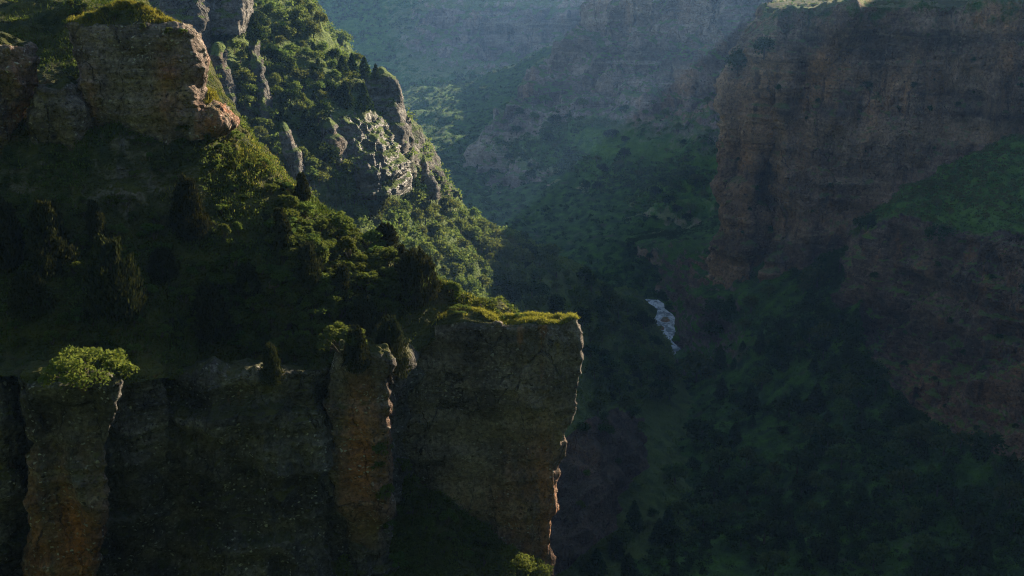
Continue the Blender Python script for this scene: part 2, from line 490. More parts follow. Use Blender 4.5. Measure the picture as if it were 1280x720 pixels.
# ---- base ground
bm_v = np.array([[-3000, -900, -6], [3000, -900, -6], [3000, 3200, -6], [-3000, 3200, -6]], float)
o = link('ground', mesh_from('ground', bm_v, np.array([[0, 1, 2, 3]]), [M_VALLEY], {'rock': np.zeros(4), 'warm': np.zeros(4)}))
o['kind'] = 'structure'

# ---- far wall that closes the gorge
sheet('far_mountain', [
    [(-580, -130, 1750), (120, -130, 1750), (300, -120, 1700), (450, -120, 1650), (580, -120, 1600), (680, -120, 1560), (780, -120, 1560), (900, -120, 1560)],
    [(-580, -40, 1600), (120, -40, 1600), (300, -30, 1560), (450, -25, 1520), (570, -14, 1450), (680, -14, 1420), (780, -14, 1400), (900, -14, 1400)],
    [(-580, 10, 1500), (120, 10, 1500), (300, 10, 1480), (450, 22, 1440), (585, 14, 1370), (680, 16, 1350), (780, 14, 1350), (900, 14, 1350)],
    [(-550, 80, 1350), (150, 80, 1350), (330, 70, 1340), (470, 75, 1300), (578, 60, 1330), (660, 74, 1320), (760, 80, 1320), (900, 80, 1320)],
    [(-500, 150, 1200), (200, 150, 1200), (380, 140, 1200), (490, 135, 1180), (580, 112, 1230), (650, 120, 1250), (740, 130, 1250), (900, 130, 1250)],
    [(-460, 200, 1120), (240, 200, 1120), (420, 190, 1120), (520, 165, 1100), (600, 150, 1130), (660, 170, 1150), (740, 180, 1150), (900, 180, 1150)],
    [(-440, 260, 1060), (260, 260, 1060), (440, 250, 1070), (525, 215, 1050), (600, 215, 1040), (660, 230, 1060), (740, 240, 1060), (900, 240, 1060)],
    [(-400, 330, 1020), (300, 330, 1020), (460, 320, 1020), (540, 310, 1010), (620, 310, 1000), (680, 310, 1000), (760, 310, 1000), (900, 310, 1000)],
], [0.1, 0.15, [0.1, 0.1, 0.1, 0.2, 1, 1, 1, 1], [0.1, 0.1, 0.15, 0.25, 1, 1, 1, 1], [0.1, 0.1, 0.1, 0.3, 0.25, 0.3, 0.3, 0.3], [0.1, 0.1, 0.2, 0.7, 0.45, 0.3, 0.3, 0.3], [0.1, 0.2, 0.3, 0.9, 0.9, 0.7, 0.5, 0.5], 0.2],
    M_FAR, 8.0, 0.9, cell=2.2)
struct(SHEETS['far_mountain']['obj'], 'hazy blue green mountain wall closing the far end of the gorge', 'mountain')

# ---- middle buttress
sheet('middle_cliff', [
    [(W, 250, 1300, ZC + 10), (W, 330, 1250, ZC + 12), (W, 430, 1200, ZC + 14), (W, 520, 1150, ZC + 14), (W, 640, 1100, ZC + 14), (W, 800, 1000, ZC + 14)],
    [(738, -36, 960), (790, -34, 890), (850, -32, 850), (920, -30, 810), (1000, -30, 780), (1120, -30, 760)],
    [(728, 40, 945), (790, 45, 872), (850, 50, 832), (920, 50, 792), (990, 60, 770), (1120, 60, 750)],
    [(655, 98, 900), (735, 96, 855), (830, 100, 815), (900, 95, 780), (980, 100, 755), (1110, 100, 740)],
    [(640, 134, 882), (720, 128, 835), (820, 122, 800), (890, 128, 770), (960, 150, 740), (1100, 150, 720)],
    [(596, 180, 845), (690, 186, 785), (770, 196, 735), (850, 206, 700), (920, 220, 680), (1080, 220, 660)],
    [(578, 216, 832), (668, 226, 772), (750, 248, 712), (838, 240, 672), (905, 260, 650), (1060, 260, 640)],
    [(566, 242, 815), (658, 268, 745), (742, 292, 695), (826, 284, 630), (890, 300, 610), (1040, 300, 600)],
    [(560, 300, 765), (655, 322, 695), (742, 342, 640), (828, 334, 560), (880, 345, 545), (1000, 345, 540)],
    [(600, 390, 640), (680, 385, 600), (765, 384, 560), (832, 381, 527), (870, 392, 515), (980, 392, 510)],
], [0.1, 0.9, 1, [0.75, 1, 1, 1, 1, 1], [1, 1, 1, 1, 1, 1], [0.7, 0.05, 0.05, 0.1, 0.3, .3], [1, 0.75, 0.4, 0.15, 0.3, .3], [0.7, 0.9, 0.6, 0.5, 0.7, .7], [0.1, 0.35, 0.3, 0.9, 0.9, .9], [0, 0, 0.2, 0.85, 0.8, .8]],
    M_FAR, 5.5, 1.25, cell=1.6, bed=0.45)
struct(SHEETS['middle_cliff']['obj'], 'hazy cliff buttress with green benches in the middle of the gorge', 'cliff')

# ---- right headland with its plateau
def rimcol(u, vr, Y, pts):
    return [(u, vr, Y)] + pts
cols = [
    [(W, 420, 900, ZC - 4), (W, 260, 640, ZC - 12), (W, 230, 640, ZC - 60), (W, 220, 640, ZC - 110), (W, 205, 620, ZC - 150)],
    [(W, 420, 880, ZC - 4), (968, 9, 500), (950, 100, 500), (930, 200, 495), (925, 345, 490)],
    [(W, 330, 800, ZC - 4), (946, 13, 452), (913, 120, 450), (896, 210, 449), (888, 360, 446)],
    [(W, 250, 760, ZC - 4), (975, 8, 436), (955, 120, 434), (945, 200, 434), (935, 372, 428)],
    [(W, 252, 760, ZC - 4), (988, 7, 440), (972, 120, 446), (960, 200, 450), (950, 372, 440)],
    [(W, 255, 760, ZC - 4), (1002, 6, 428), (985, 120, 427), (972, 200, 427), (964, 372, 419)],
    [(W, 260, 740, ZC - 4), (1050, 5, 424), (1040, 120, 424), (1030, 220, 421), (1010, 380, 414)],
    [(W, 280, 740, ZC - 4), (1130, 5, 418), (1125, 120, 417), (1110, 220, 414), (1080, 390, 400)],
    [(W, 310, 740, ZC - 4), (1210, 6, 410), (1210, 120, 408), (1200, 230, 404), (1190, 400, 392)],
    [(W, 340, 740, ZC - 4), (1290, 8, 402), (1290, 120, 400), (1290, 230, 396), (1290, 400, 384)],
    [(W, 420, 740, ZC - 4), (1480, 12, 388), (1480, 120, 385), (1480, 230, 380), (1480, 400, 370)],
    [(W, 520, 600, ZC - 4), (W, 380, 360, ZC - 14), (W, 378, 350, ZC - 50), (W, 375, 345, ZC - 90), (W, 370, 340, ZC - 150)],
]
rows = [[c[k] for c in cols] for k in range(5)]
sheet('red_cliff', rows, [0.0, [0.48] * 12, 1, 1, 0.85], M_RIGHT, 3.4, 1.35, cell=1.5, smooth=1, bed=0.35,
    warm=[0, [0, .2, .5, .6, .1, .4, .2, .1, .1, .1, .1, 0], [0, .3, .8, .9, .1, .4, .1, 0, .2, .2, .2, 0], [0, .4, .9, .9, .2, .6, .5, .4, .3, .2, .2, 0], [0, .4, .7, .8, .2, .6, .6, .5, .3, .2, 0, 0]])
struct(SHEETS['red_cliff']['obj'], 'tall reddish cliff headland with a flat grassy rim on the right of the gorge', 'cliff')
# plateau behind the rim
sheet('plateau', [
    [(W, 330, 1800, ZC - 2), (W, 700, 1800, ZC), (W, 1200, 1700, ZC), (W, 1600, 1500, ZC)],
    [(W, 200, 800, ZC - 5), (W, 340, 760, ZC - 4), (W, 520, 740, ZC - 4), (W, 1200, 700, ZC)],
    [(958, 7, 470), (1050, 3, 436), (1210, 4, 424), (W, 700, 380, ZC - 6)],
    [(958, 30, 470), (1050, 30, 436), (1210, 30, 424), (W, 700, 375, ZC - 30)],
], [0, 0, 0, 0.3], M_NEARSOIL, 3.0, 0.4, cell=3)
struct(SHEETS['plateau']['obj'], 'sunlit grassy plateau top above the reddish cliff', 'plateau')

# ---- shelf and lower cliff on the right
sheet('lower_red_cliff', [
    [(1075, 300, 392), (1085, 285, 398), (1128, 240, 400), (1180, 205, 400), (1230, 182, 396), (1290, 158, 392), (1500, 120, 380)],
    [(1076, 304, 380), (1086, 300, 375), (1122, 262, 345), (1180, 276, 326), (1230, 282, 315), (1290, 287, 305), (1500, 300, 280)],
    [(1074, 318, 375), (1086, 312, 362), (1122, 276, 340), (1180, 290, 322), (1230, 298, 311), (1290, 304, 301), (1500, 320, 277)],
    [(1066, 380, 366), (1080, 390, 342), (1118, 400, 330), (1178, 420, 309), (1230, 430, 298), (1290, 440, 289), (1500, 460, 265)],
    [(1052, 430, 358), (1076, 455, 326), (1112, 492, 310), (1172, 548, 283), (1230, 566, 270), (1290, 582, 260), (1500, 620, 238)],
    [(1040, 470, 350), (1070, 490, 318), (1110, 530, 300), (1172, 590, 272), (1230, 610, 260), (1290, 630, 250), (1500, 670, 230)],
], [0.0, [0.6, 0.5, 0.3, 0.2, 0.2, 0.2, 0.2], 1, 1, 1, 0.4], M_LOWER, 2.8, 1.25, cell=1.5, smooth=1, bed=0.9,
    warm=[0, 0, 0.1, [0, 0.2, .3, .2, .5, .6, .6], [0, .3, .7, .8, .9, .9, .9], 0.3])
struct(SHEETS['lower_red_cliff']['obj'], 'lower brown cliff with a bright green grassy shelf on top at right', 'cliff')

# ---- valley slope, right of the river
sheet('valley_slope', [
    [(W, 60, 620, 10), (W, 90, 600, 20), (W, 130, 560, 40), (W, 150, 540, 50), (W, 170, 500, 50), (W, 190, 470, 50)],
    [(826, 318, 500), (880, 318, 462), (958, 322, 436), (1020, 338, 412), (1062, 318, 396), (1085, 296, 372)],
    [(840, 380, 466), (886, 382, 432), (960, 375, 402), (1020, 385, 376), (1052, 390, 352), (1070, 400, 336)],
    [(850, 442, 432), (902, 440, 400), (962, 430, 370), (1020, 440, 346), (1062, 445, 325), (1094, 465, 305)],
    [(850, 500, 385), (902, 495, 362), (972, 490, 340), (1050, 490, 316), (1112, 500, 298), (1168, 538, 274)],
    [(838, 560, 330), (900, 560, 316), (980, 555, 300), (1070, 555, 286), (1162, 562, 268), (1300, 590, 248)],
    [(800, 640, 280), (900, 640, 270), (990, 640, 260), (1090, 640, 252), (1190, 640, 245), (1400, 650, 232)],
    [(760, 745, 226), (900, 745, 224), (1000, 745, 220), (1100, 745, 218), (1200, 745, 214), (1440, 745, 205)],
    [(700, 980, 150), (900, 980, 150), (1000, 980, 150), (1100, 980, 150), (1250, 980, 150), (1500, 980, 150)],
], [0, [1, 1, .4, .3, .2, .3], [1, .9, .15, .0, .0, .2], [.9, .7, .1, 0, .15, .4], [.3, .2, .1, 0, .1, .4], [.2, .55, .15, 0, 0, .1], [0.1, .3, .1, 0.1, 0.1, 0.1], 0.1, 0.1],
    M_VALLEY, 2.2, 0.9, cell=2.2)
struct(SHEETS['valley_slope']['obj'], 'green shaded valley slope falling from the red cliffs to the river', 'hillside')

# ---- left ridge beyond the ledge
sheet('ridge_hillside', [
    [(160, -60, 330), (260, -55, 320), (330, -50, 325), (372, -42, 335), (W, -75, 420, ZC - 10), (W, -60, 520, ZC - 60)],
    [(150, -10, 300), (260, -10, 290), (335, -8, 300), (382, -6, 312), (W, -68, 400, ZC - 30), (W, -40, 520, ZC - 100)],
    [(150, 45, 275), (270, 45, 272), (350, 50, 282), (413, 48, 297), (W, -52, 380, ZC - 45), (W, -30, 500, ZC - 120)],
    [(160, 110, 255), (300, 110, 252), (395, 100, 267), (480, 104, 287), (W, -35, 370, ZC - 60), (W, -10, 500, ZC - 130)],
    [(200, 180, 238), (330, 172, 240), (432, 170, 256), (506, 155, 278), (W, -24, 370, ZC - 75), (W, 0, 500, ZC - 140)],
    [(280, 240, 230), (390, 230, 236), (472, 225, 252), (533, 207, 292), (W, -12, 380, ZC - 90), (W, 8, 500, ZC - 146)],
    [(370, 290, 230), (440, 285, 242), (502, 272, 272), (562, 254, 332), (W, -2, 420, ZC - 105), (W, 14, 520, ZC - 150)],
    [(450, 340, 240), (525, 325, 262), (592, 308, 312), (662, 305, 392), (W, 22, 470, ZC - 130), (W, 34, 540, ZC - 160)],
    [(520, 400, 250), (604, 380, 282), (682, 358, 342), (752, 352, 434), (W, 50, 505, ZC - 150), (W, 62, 560, ZC - 163)],
    [(590, 480, 258), (684, 450, 302), (752, 425, 362), (814, 402, 446), (W, 66, 468, ZC - 160), (W, 80, 490, ZC - 164)],
    [(650, 560, 256), (732, 520, 292), (792, 490, 342), (843, 446, 430), (W, 70, 438, ZC - 160), (W, 82, 450, ZC - 164)],
    [(690, 640, 246), (762, 600, 272), (822, 560, 312), (872, 500, 384), (W, 72, 400, ZC - 160), (W, 86, 410, ZC - 164)],
    [(720, 760, 226), (800, 750, 232), (900, 720, 245), (940, 640, 290), (W, 80, 300, ZC - 160), (W, 90, 310, ZC - 164)],
    [(700, 980, 150), (800, 980, 150), (900, 980, 150), (1000, 980, 150), (W, 80, 150, ZC - 165), (W, 90, 160, ZC - 165)],
], [.3, [.6, .5, .2, .2, .3, .3], [.8, .5, .1, .2, .3, .3], [.8, .6, .2, .4, .3, .3], [.5, .5, .3, .7, .3, .3], [.3, .5, .3, .6, .3, .3], [.1, .2, .3, .4, .3, .3], .1, 0.1, 0.05, [.1, .2, .2, .1, 0, 0], [.2, .3, .2, .1, 0, 0], [.2, .2, .1, .1, 0, 0], .1],
    M_MID, 2.6, 0.9, cell=2.0, skirt=(55, 4.0))
struct(SHEETS['ridge_hillside']['obj'], 'sunlit bushy ridge slope falling from upper left into the gorge', 'hillside')

# ---- wooded floor of the far gorge
sheet('gorge_floor', [
    [(W, -420, 1150, 150), (W, -230, 1160, 70), (W, -110, 1150, 40), (W, -40, 1130, 50), (W, 60, 1120, 90)],
    [(W, -400, 1020, 130), (W, -220, 1010, 60), (W, -105, 1000, 26), (W, -40, 990, 30), (W, 60, 960, 70)],
    [(W, -380, 880, 120), (W, -200, 870, 50), (W, -95, 860, 14), (W, -30, 850, 14), (W, 60, 840, 40)],
    [(W, -330, 740, 100), (W, -160, 730, 40), (W, -70, 720, 8), (W, 0, 700, 6), (W, 80, 690, 24)],
    [(W, -250, 620, 80), (W, -90, 620, 30), (W, -10, 600, 3), (W, 45, 580, 0), (W, 110, 570, 12)],
    [(W, -160, 520, 50), (W, -20, 540, 8), (W, 30, 530, -3), (W, 66, 520, -3), (W, 120, 500, -3)],
], [.2, .15, .15, .15, .15, .15], M_VALLEY, 4.0, 0.9, cell=2.5)
struct(SHEETS['gorge_floor']['obj'], 'dark wooded floor of the far gorge', 'valley')

# ---- bare scree below the ledge
sheet('scree_slope', [
    [(688, 562, 250), (732, 528, 276), (772, 512, 300), (806, 522, 316)],
    [(686, 600, 241), (730, 572, 255), (768, 556, 272), (802, 572, 288)],
    [(684, 656, 228), (728, 630, 236), (760, 606, 250), (784, 612, 262)],
    [(680, 724, 214), (724, 700, 220), (748, 676, 228), (768, 664, 238)],
], [.8, 1, 1, .7], M_SCREE, 1.8, 0.9, cell=2.2)
struct(SHEETS['scree_slope']['obj'], 'bare brown scree slope in the shade right of the ledge', 'scree')

# ---- the river
rv = []
for (v, ul, ur) in ((374, 806, 822), (379, 811, 830), (386, 822, 831), (392, 821, 840), (397, 819, 844), (403, 813, 843), (409, 820, 846), (416, 823, 848), (424, 824, 850), (432, 833, 851), (440, 838, 851), (450, 843, 858), (464, 846, 876), (490, 850, 890)):
    line = []
    for f in np.linspace(0, 1, 9):
        u = ul + (ur - ul) * f
        b = (360.0 - v) / F
        dy, dz = CT + b * ST, -ST + b * CT
        t = (-ZC + 2.0) / dz
        line.append(np.array([(u - 640) / F * t, dy * t, 2.0]))
    rv.append(line)
rv = np.array(rv)
nR = 90
ti = np.linspace(0, len(rv) - 1, nR); i0 = np.minimum(ti.astype(int), len(rv) - 2); ff = (ti - i0)[:, None, None]
rvp = rv[i0] * (1 - ff) + rv[i0 + 1] * ff
rvp[..., 2] += 0.25 * fbm(rvp * 0.4, 3)
ii = np.arange(nR * 9).reshape(nR, 9)
fc = np.stack([ii[:-1, :-1], ii[1:, :-1], ii[1:, 1:], ii[:-1, 1:]], -1).reshape(-1, 4)
o = link('river', mesh_from('river', rvp.reshape(-1, 3), fc, [river_mat()]))
struct(o, 'pale foaming river glimpsed at the bottom of the gorge', 'river')

# ---- near hillside
sheet('near_hillside', [
    [(-140, 480, 63), (0, 478, 63), (90, 484, 63), (165, 478, 66), (260, 472, 72), (400, 462, 71.5), (500, 452, 76), (560, 414, 80.5), (640, 406, 81)],
    [(-140, 440, 66), (0, 435, 66.5), (90, 430, 67), (165, 425, 69), (260, 420, 73), (385, 400, 75), (480, 385, 79), (545, 385, 81.5), (650, 396, 82.2)],
    [(-140, 350, 70), (0, 345, 70.5), (90, 340, 71), (165, 335, 72), (260, 325, 74.5), (360, 318, 77), (440, 325, 80), (520, 345, 83), (640, 388, 83.4)],
    [(-140, 260, 74), (0, 255, 74.5), (90, 250, 75), (165, 245, 76), (240, 240, 77.5), (320, 245, 79.5), (395, 268, 82), (470, 308, 84), (600, 380, 84.2)],
    [(-140, 190, 77.5), (0, 185, 78), (90, 182, 78.5), (165, 178, 79), (230, 178, 80), (292, 180, 82), (340, 202, 83.5), (378, 250, 84.5), (560, 372, 85)],
    [(-140, 150, 80), (0, 150, 80.5), (90, 150, 81), (165, 146, 81.5), (230, 146, 82.5), (270, 148, 84), (300, 160, 86), (350, 206, 87), (W, -6, 90, ZC - 29)],
    [(-140, 20, 96), (0, 15, 96), (90, 8, 96), (160, 4, 98), (215, 20, 100), (240, 60, 104), (W, -22, 110, ZC - 24), (W, -14, 112, ZC - 34), (W, -2, 100, ZC - 50)],
    [(-140, -60, 120), (0, -60, 120), (90, -50, 122), (150, -40, 128), (W, -36, 134, ZC - 15), (W, -30, 138, ZC - 30), (W, -20, 140, ZC - 50), (W, -10, 140, ZC - 70), (W, 0, 130, ZC - 90)],
    [(W, -200, 220, ZC + 8), (W, -150, 230, ZC + 8), (W, -110, 230, ZC), (W, -80, 230, ZC - 30), (W, -60, 230, ZC - 80), (W, -40, 220, ZC - 100), (W, -20, 210, ZC - 120), (W, 0, 200, ZC - 140), (W, 10, 180, ZC - 150)],
], [.35, .2, .2, [.3, .45, .4, .5, .35, .2, .1, .1, .1], [.45, .5, .35, .55, .45, .2, .15, .1, .1], .3, .35, .3, .3], M_NEARSOIL, 0.8, 0.9, cell=2.2)
struct(SHEETS['near_hillside']['obj'], 'steep dark green foreground slope between the rock outcrops and the lower cliff', 'hillside')

# ---- near lower cliff: long wall with recesses
top = [(-150, 478, 62), (0, 474, 63.5), (20, 474, 65.5), (60, 474, 66), (140, 474, 67.5), (175, 472, 68.4), (205, 470, 70.4), (262, 468, 69.6), (330, 464, 69.2), (396, 461, 69.4), (412, 458, 71.2), (470, 455, 72.4), (494, 450, 74.5), (503, 440, 79), (516, 430, 81.5), (560, 420, 82)]
bot = [(q[0], 780, q[2] - 1.0) for q in top]
midr = [(q[0], 520, q[2] - 0.4) for q in top]
mid2 = [(q[0], 640, q[2] + 0.2) for q in top]
back = [(q[0], q[1] - 8, q[2] + 3) for q in top]
bott = [(W, (q[0] - 640) * 0.048, q[2] - 6, ZC - 75) for q in top]
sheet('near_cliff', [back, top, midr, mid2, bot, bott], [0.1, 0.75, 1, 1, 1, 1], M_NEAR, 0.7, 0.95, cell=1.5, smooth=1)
struct(SHEETS['near_cliff']['obj'], 'dark conglomerate rock wall under the foreground slope at lower left', 'cliff')

def rockmass(name, label, *a, **k):
    o = block(name, *a, **k)
    return struct(o, label, 'rock')

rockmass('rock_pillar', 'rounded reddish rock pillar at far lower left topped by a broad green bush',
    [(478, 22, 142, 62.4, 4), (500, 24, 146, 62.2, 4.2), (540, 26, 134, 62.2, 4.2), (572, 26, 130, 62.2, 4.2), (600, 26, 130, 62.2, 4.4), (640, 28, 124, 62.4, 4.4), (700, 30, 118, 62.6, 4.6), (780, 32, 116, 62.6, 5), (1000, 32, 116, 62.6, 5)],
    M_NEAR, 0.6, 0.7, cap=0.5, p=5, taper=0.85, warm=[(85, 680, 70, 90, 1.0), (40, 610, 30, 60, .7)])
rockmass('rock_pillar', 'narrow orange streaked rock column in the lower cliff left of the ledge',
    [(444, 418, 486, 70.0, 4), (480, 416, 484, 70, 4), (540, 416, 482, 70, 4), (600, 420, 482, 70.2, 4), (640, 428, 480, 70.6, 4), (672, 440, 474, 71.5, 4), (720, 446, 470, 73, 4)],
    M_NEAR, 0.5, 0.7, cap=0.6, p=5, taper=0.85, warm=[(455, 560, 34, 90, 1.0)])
rockmass('rock_ledge', 'massive rock ledge with flat yellow grass top jutting over the gorge',
    [(404, 440, 722, 79.6, 4.6), (418, 440, 723, 79.5, 4.8), (450, 440, 721, 79.4, 5), (490, 440, 718, 79.5, 5), (520, 440, 712, 79.6, 5), (545, 440, 702, 79.8, 5.2), (600, 440, 694, 80, 5.4), (650, 440, 688, 80.2, 5.6), (690, 440, 690, 80.2, 6), (760, 440, 700, 80, 7), (1000, 430, 720, 79, 9)],
    M_LEDGE, 0.6, 0.72, cap=0.15, p=7, cell=1.4, rim=0.28, taper=0.75, warm=[(670, 640, 40, 90, 1.0), (600, 640, 50, 50, .5)])

# gully of dark scrub under the ledge
sheet('gully_slope', [
    [(470, 520, 83), (500, 545, 82), (560, 612, 81.2), (640, 690, 80.6), (705, 728, 80.6), (800, 770, 82), (900, 850, 84)],
    [(455, 600, 77), (500, 615, 78), (560, 665, 78), (640, 712, 78.5), (710, 752, 78.5), (800, 790, 79), (900, 870, 80)],
    [(430, 690, 72), (470, 700, 73), (560, 730, 74), (650, 762, 74), (730, 790, 74), (820, 830, 75), (900, 900, 76)],
    [(400, 800, 66), (470, 800, 66), (560, 830, 66), (650, 850, 66), (740, 860, 66), (820, 900, 67), (900, 950, 68)],
    [(W, -16, 50, ZC - 70), (W, -10, 50, ZC - 70), (W, -4, 50, ZC - 70), (W, 2, 50, ZC - 70), (W, 8, 50, ZC - 75), (W, 14, 50, ZC - 80), (W, 20, 50, ZC - 85)],
], [.2, .1, .1, .1, .2], M_NEARSOIL, 0.8, 0.8, cell=2.5)
struct(SHEETS['gully_slope']['obj'], 'dark overgrown gully slope beneath the rock ledge', 'hillside')

# upper rock masses
rockmass('rock_outcrop', 'big mossy topped conglomerate outcrop with a reddish flank at upper left',
    [(34, 84, 222, 80.9, 4.5), (44, 86, 230, 80.5, 4.5), (58, 88, 235, 80.2, 4.6), (90, 92, 235, 80, 4.6), (120, 96, 234, 79.8, 4.6), (150, 100, 234, 79.8, 4.6), (185, 104, 236, 79.8, 4.6)],
    M_OUTCROP, 0.6, 0.75, cap=1.5, p=6, cell=1.4, taper=0.45, warm=[(212, 110, 17, 52, 1.0), (112, 130, 14, 40, .8)], cap_rock=0.15)
rockmass('rock_outcrop', 'wedge shaped rock with a grassy back at the right foot of the big outcrop',
    [(132, 236, 262, 80.4, 3), (146, 222, 280, 79.9, 3.5), (158, 214, 286, 79.7, 4), (170, 216, 270, 80, 4)],
    M_OUTCROP, 0.35, 0.8, cap=0.7, p=3, cell=1.5)
rockmass('rock_outcrop', 'rounded reddish rock cut by the left edge of the photo',
    [(58, -70, 20, 76.8, 3.5), (75, -70, 27, 76.5, 3.5), (95, -70, 24, 76.5, 3.5), (130, -70, 12, 76.7, 3.5), (180, -70, -4, 77.1, 3.5), (220, -70, -14, 77.3, 3.5)],
    M_OUTCROP, 0.5, 0.8, cap=1.2, p=3.5, cell=1.6, warm=[(20, 120, 30, 50, .9)])
rockmass('rock_outcrop', 'low tilted grey rock between the left edge rock and the big outcrop',
    [(112, 52, 82, 78.3, 3.5), (125, 42, 94, 78, 4), (150, 28, 98, 77.8, 4), (172, 26, 96, 78, 4), (200, 30, 90, 78.5, 4)],
    M_OUTCROP, 0.4, 0.8, cap=0.7, p=3.5, cell=1.6)
rockmass('rock_outcrop', 'small weathered rocks breaking the turf below the big outcrop',
    [(200, 128, 176, 78.6, 2), (215, 124, 182, 78.3, 2.2), (236, 130, 172, 78.2, 2)],
    M_OUTCROP, 0.3, 0.8, cap=0.3, p=3, cell=1.6)
rockmass('rock_outcrop', 'grey boulder face at the right edge of the mossy hump',
    [(225, 318, 352, 82.2, 2.5), (240, 312, 356, 81.8, 3), (262, 318, 350, 81.8, 2.6)],
    M_OUTCROP, 0.3, 0.8, cap=0.4, p=3, cell=1.6)

# pillars on the sunlit ridge
def pil(label, lv, **k):
    return rockmass('rock_pillar', label, lv, k.pop('mat', M_MID), k.pop('S', 1.1), 0.5, **k)
pil('broad grey crag standing behind the big mossy outcrop', [(-30, 195, 246, 262, 12), (0, 200, 248, 260, 12), (30, 204, 252, 258, 12), (62, 214, 248, 256, 11)], cap=2, p=4)
pil('grey brown crag at the top of the photo right of the broad crag', [(-24, 256, 308, 270, 11), (0, 252, 307, 268, 11), (20, 254, 304, 266, 11), (44, 258, 296, 264, 10)], cap=2, p=4, warm=[(290, 10, 12, 20, .5)])
pil('tall leaning grey pillar rising from bushes behind the wedge rock', [(66, 262, 278, 246, 6), (90, 264, 284, 244, 6), (130, 268, 292, 242, 6), (170, 276, 298, 240, 6)], cap=2, p=3)
pil('slim grey brown pillar right of the leaning pillar', [(58, 310, 320, 256, 5), (90, 312, 328, 252, 5), (130, 318, 332, 248, 5), (150, 322, 334, 246, 5)], cap=2, p=3)
pil('low grey rib above the mossy hump', [(166, 346, 358, 236, 5), (190, 350, 372, 234, 5), (220, 360, 380, 232, 5), (250, 372, 386, 230, 5)], cap=2, p=3)
pil('grey rock rib left of the shining slab', [(160, 402, 416, 248, 5), (180, 404, 424, 246, 5), (205, 412, 428, 245, 5), (225, 420, 430, 245, 5)], cap=2, p=3)
pil('grey crag with a tree clad crown at the edge of the sunlit ridge', [(97, 462, 486, 277, 8), (112, 458, 495, 275, 8), (135, 462, 499, 273, 9), (158, 470, 502, 271, 9), (190, 480, 508, 270, 9)], cap=2.5, p=3.5)
pil('small dark crag below the crag with trees', [(205, 524, 534, 286, 6), (225, 524, 542, 285, 7), (250, 530, 548, 285, 7)], cap=2, p=3.5)
pil('small crag at the foot of the shining slab', [(200, 452, 458, 250, 5), (225, 444, 466, 249, 5), (250, 450, 470, 249, 5)], cap=2, p=3.5)

# shining slab: tilted face turned to the right so that the low sun glances off it
sheet('rock_slab', [
    [(410, 136, 258), (434, 134, 259), (456, 138, 263), (482, 148, 270), (498, 165, 282)],
    [(412, 150, 254), (436, 152, 254.5), (464, 160, 258), (488, 172, 265), (501, 182, 278)],
    [(426, 185, 249), (450, 188, 250), (476, 192, 252), (496, 196, 259), (504, 200, 273)],
    [(442, 214, 245), (462, 216, 245.5), (482, 216, 248), (500, 216, 255), (508, 212, 268)],
    [(448, 244, 245), (466, 244, 245), (484, 244, 247), (502, 244, 253), (512, 238, 263)],
], [.5, .9, 1, 1, .5], M_SLAB, 0.9, 0.95, cell=1.1, smooth=1)
struct(SHEETS['rock_slab']['obj'], 'tilted pale rock slab shining in the sun on the bushy ridge', 'rock')


# ---- unseen slope behind and right of the camera, added to cut sky light
sheet('sky_blocker', [
    [(W, -420, 60, ZC + 110), (W, -260, -60, ZC + 120), (W, -80, -110, ZC + 125), (W, 60, -120, ZC + 125), (W, 180, -80, ZC + 120), (W, 260, 40, ZC + 110), (W, 290, 110, ZC + 80)],
    [(W, -330, 50, ZC + 90), (W, -220, -40, ZC + 105), (W, -70, -80, ZC + 110), (W, 50, -85, ZC + 110), (W, 150, -55, ZC + 105), (W, 215, 50, ZC + 90), (W, 235, 110, ZC + 50)],
    [(W, -240, 30, ZC + 20), (W, -160, -20, ZC + 30), (W, -55, -45, ZC + 35), (W, 45, -48, ZC + 35), (W, 125, -30, ZC + 30), (W, 180, 50, ZC + 20), (W, 205, 115, ZC + 0)],
    [(W, -170, 20, ZC - 20), (W, -110, -8, ZC - 12), (W, -45, -22, ZC - 8), (W, 40, -24, ZC - 8), (W, 105, -12, ZC - 12), (W, 160, 55, ZC - 30), (W, 190, 125, ZC - 50)],
    [(W, -150, 14, ZC - 90), (W, -90, 0, ZC - 60), (W, -30, 4, ZC - 50), (W, 30, 4, ZC - 60), (W, 90, 10, ZC - 80), (W, 150, 70, ZC - 90), (W, 180, 140, ZC - 110)],
    [(W, -150, 30, ZC - 166), (W, -90, 30, ZC - 166), (W, -30, 40, ZC - 166), (W, 30, 40, ZC - 166), (W, 90, 40, ZC - 166), (W, 140, 90, ZC - 166), (W, 170, 160, ZC - 166)],
], [0.1, .3, .5, .2, .5, .1], M_VALLEY, 4.0, 0.8, cell=12)
struct(SHEETS['sky_blocker']['obj'], 'added unseen slope behind the viewpoint that blocks sky light', 'hillside')

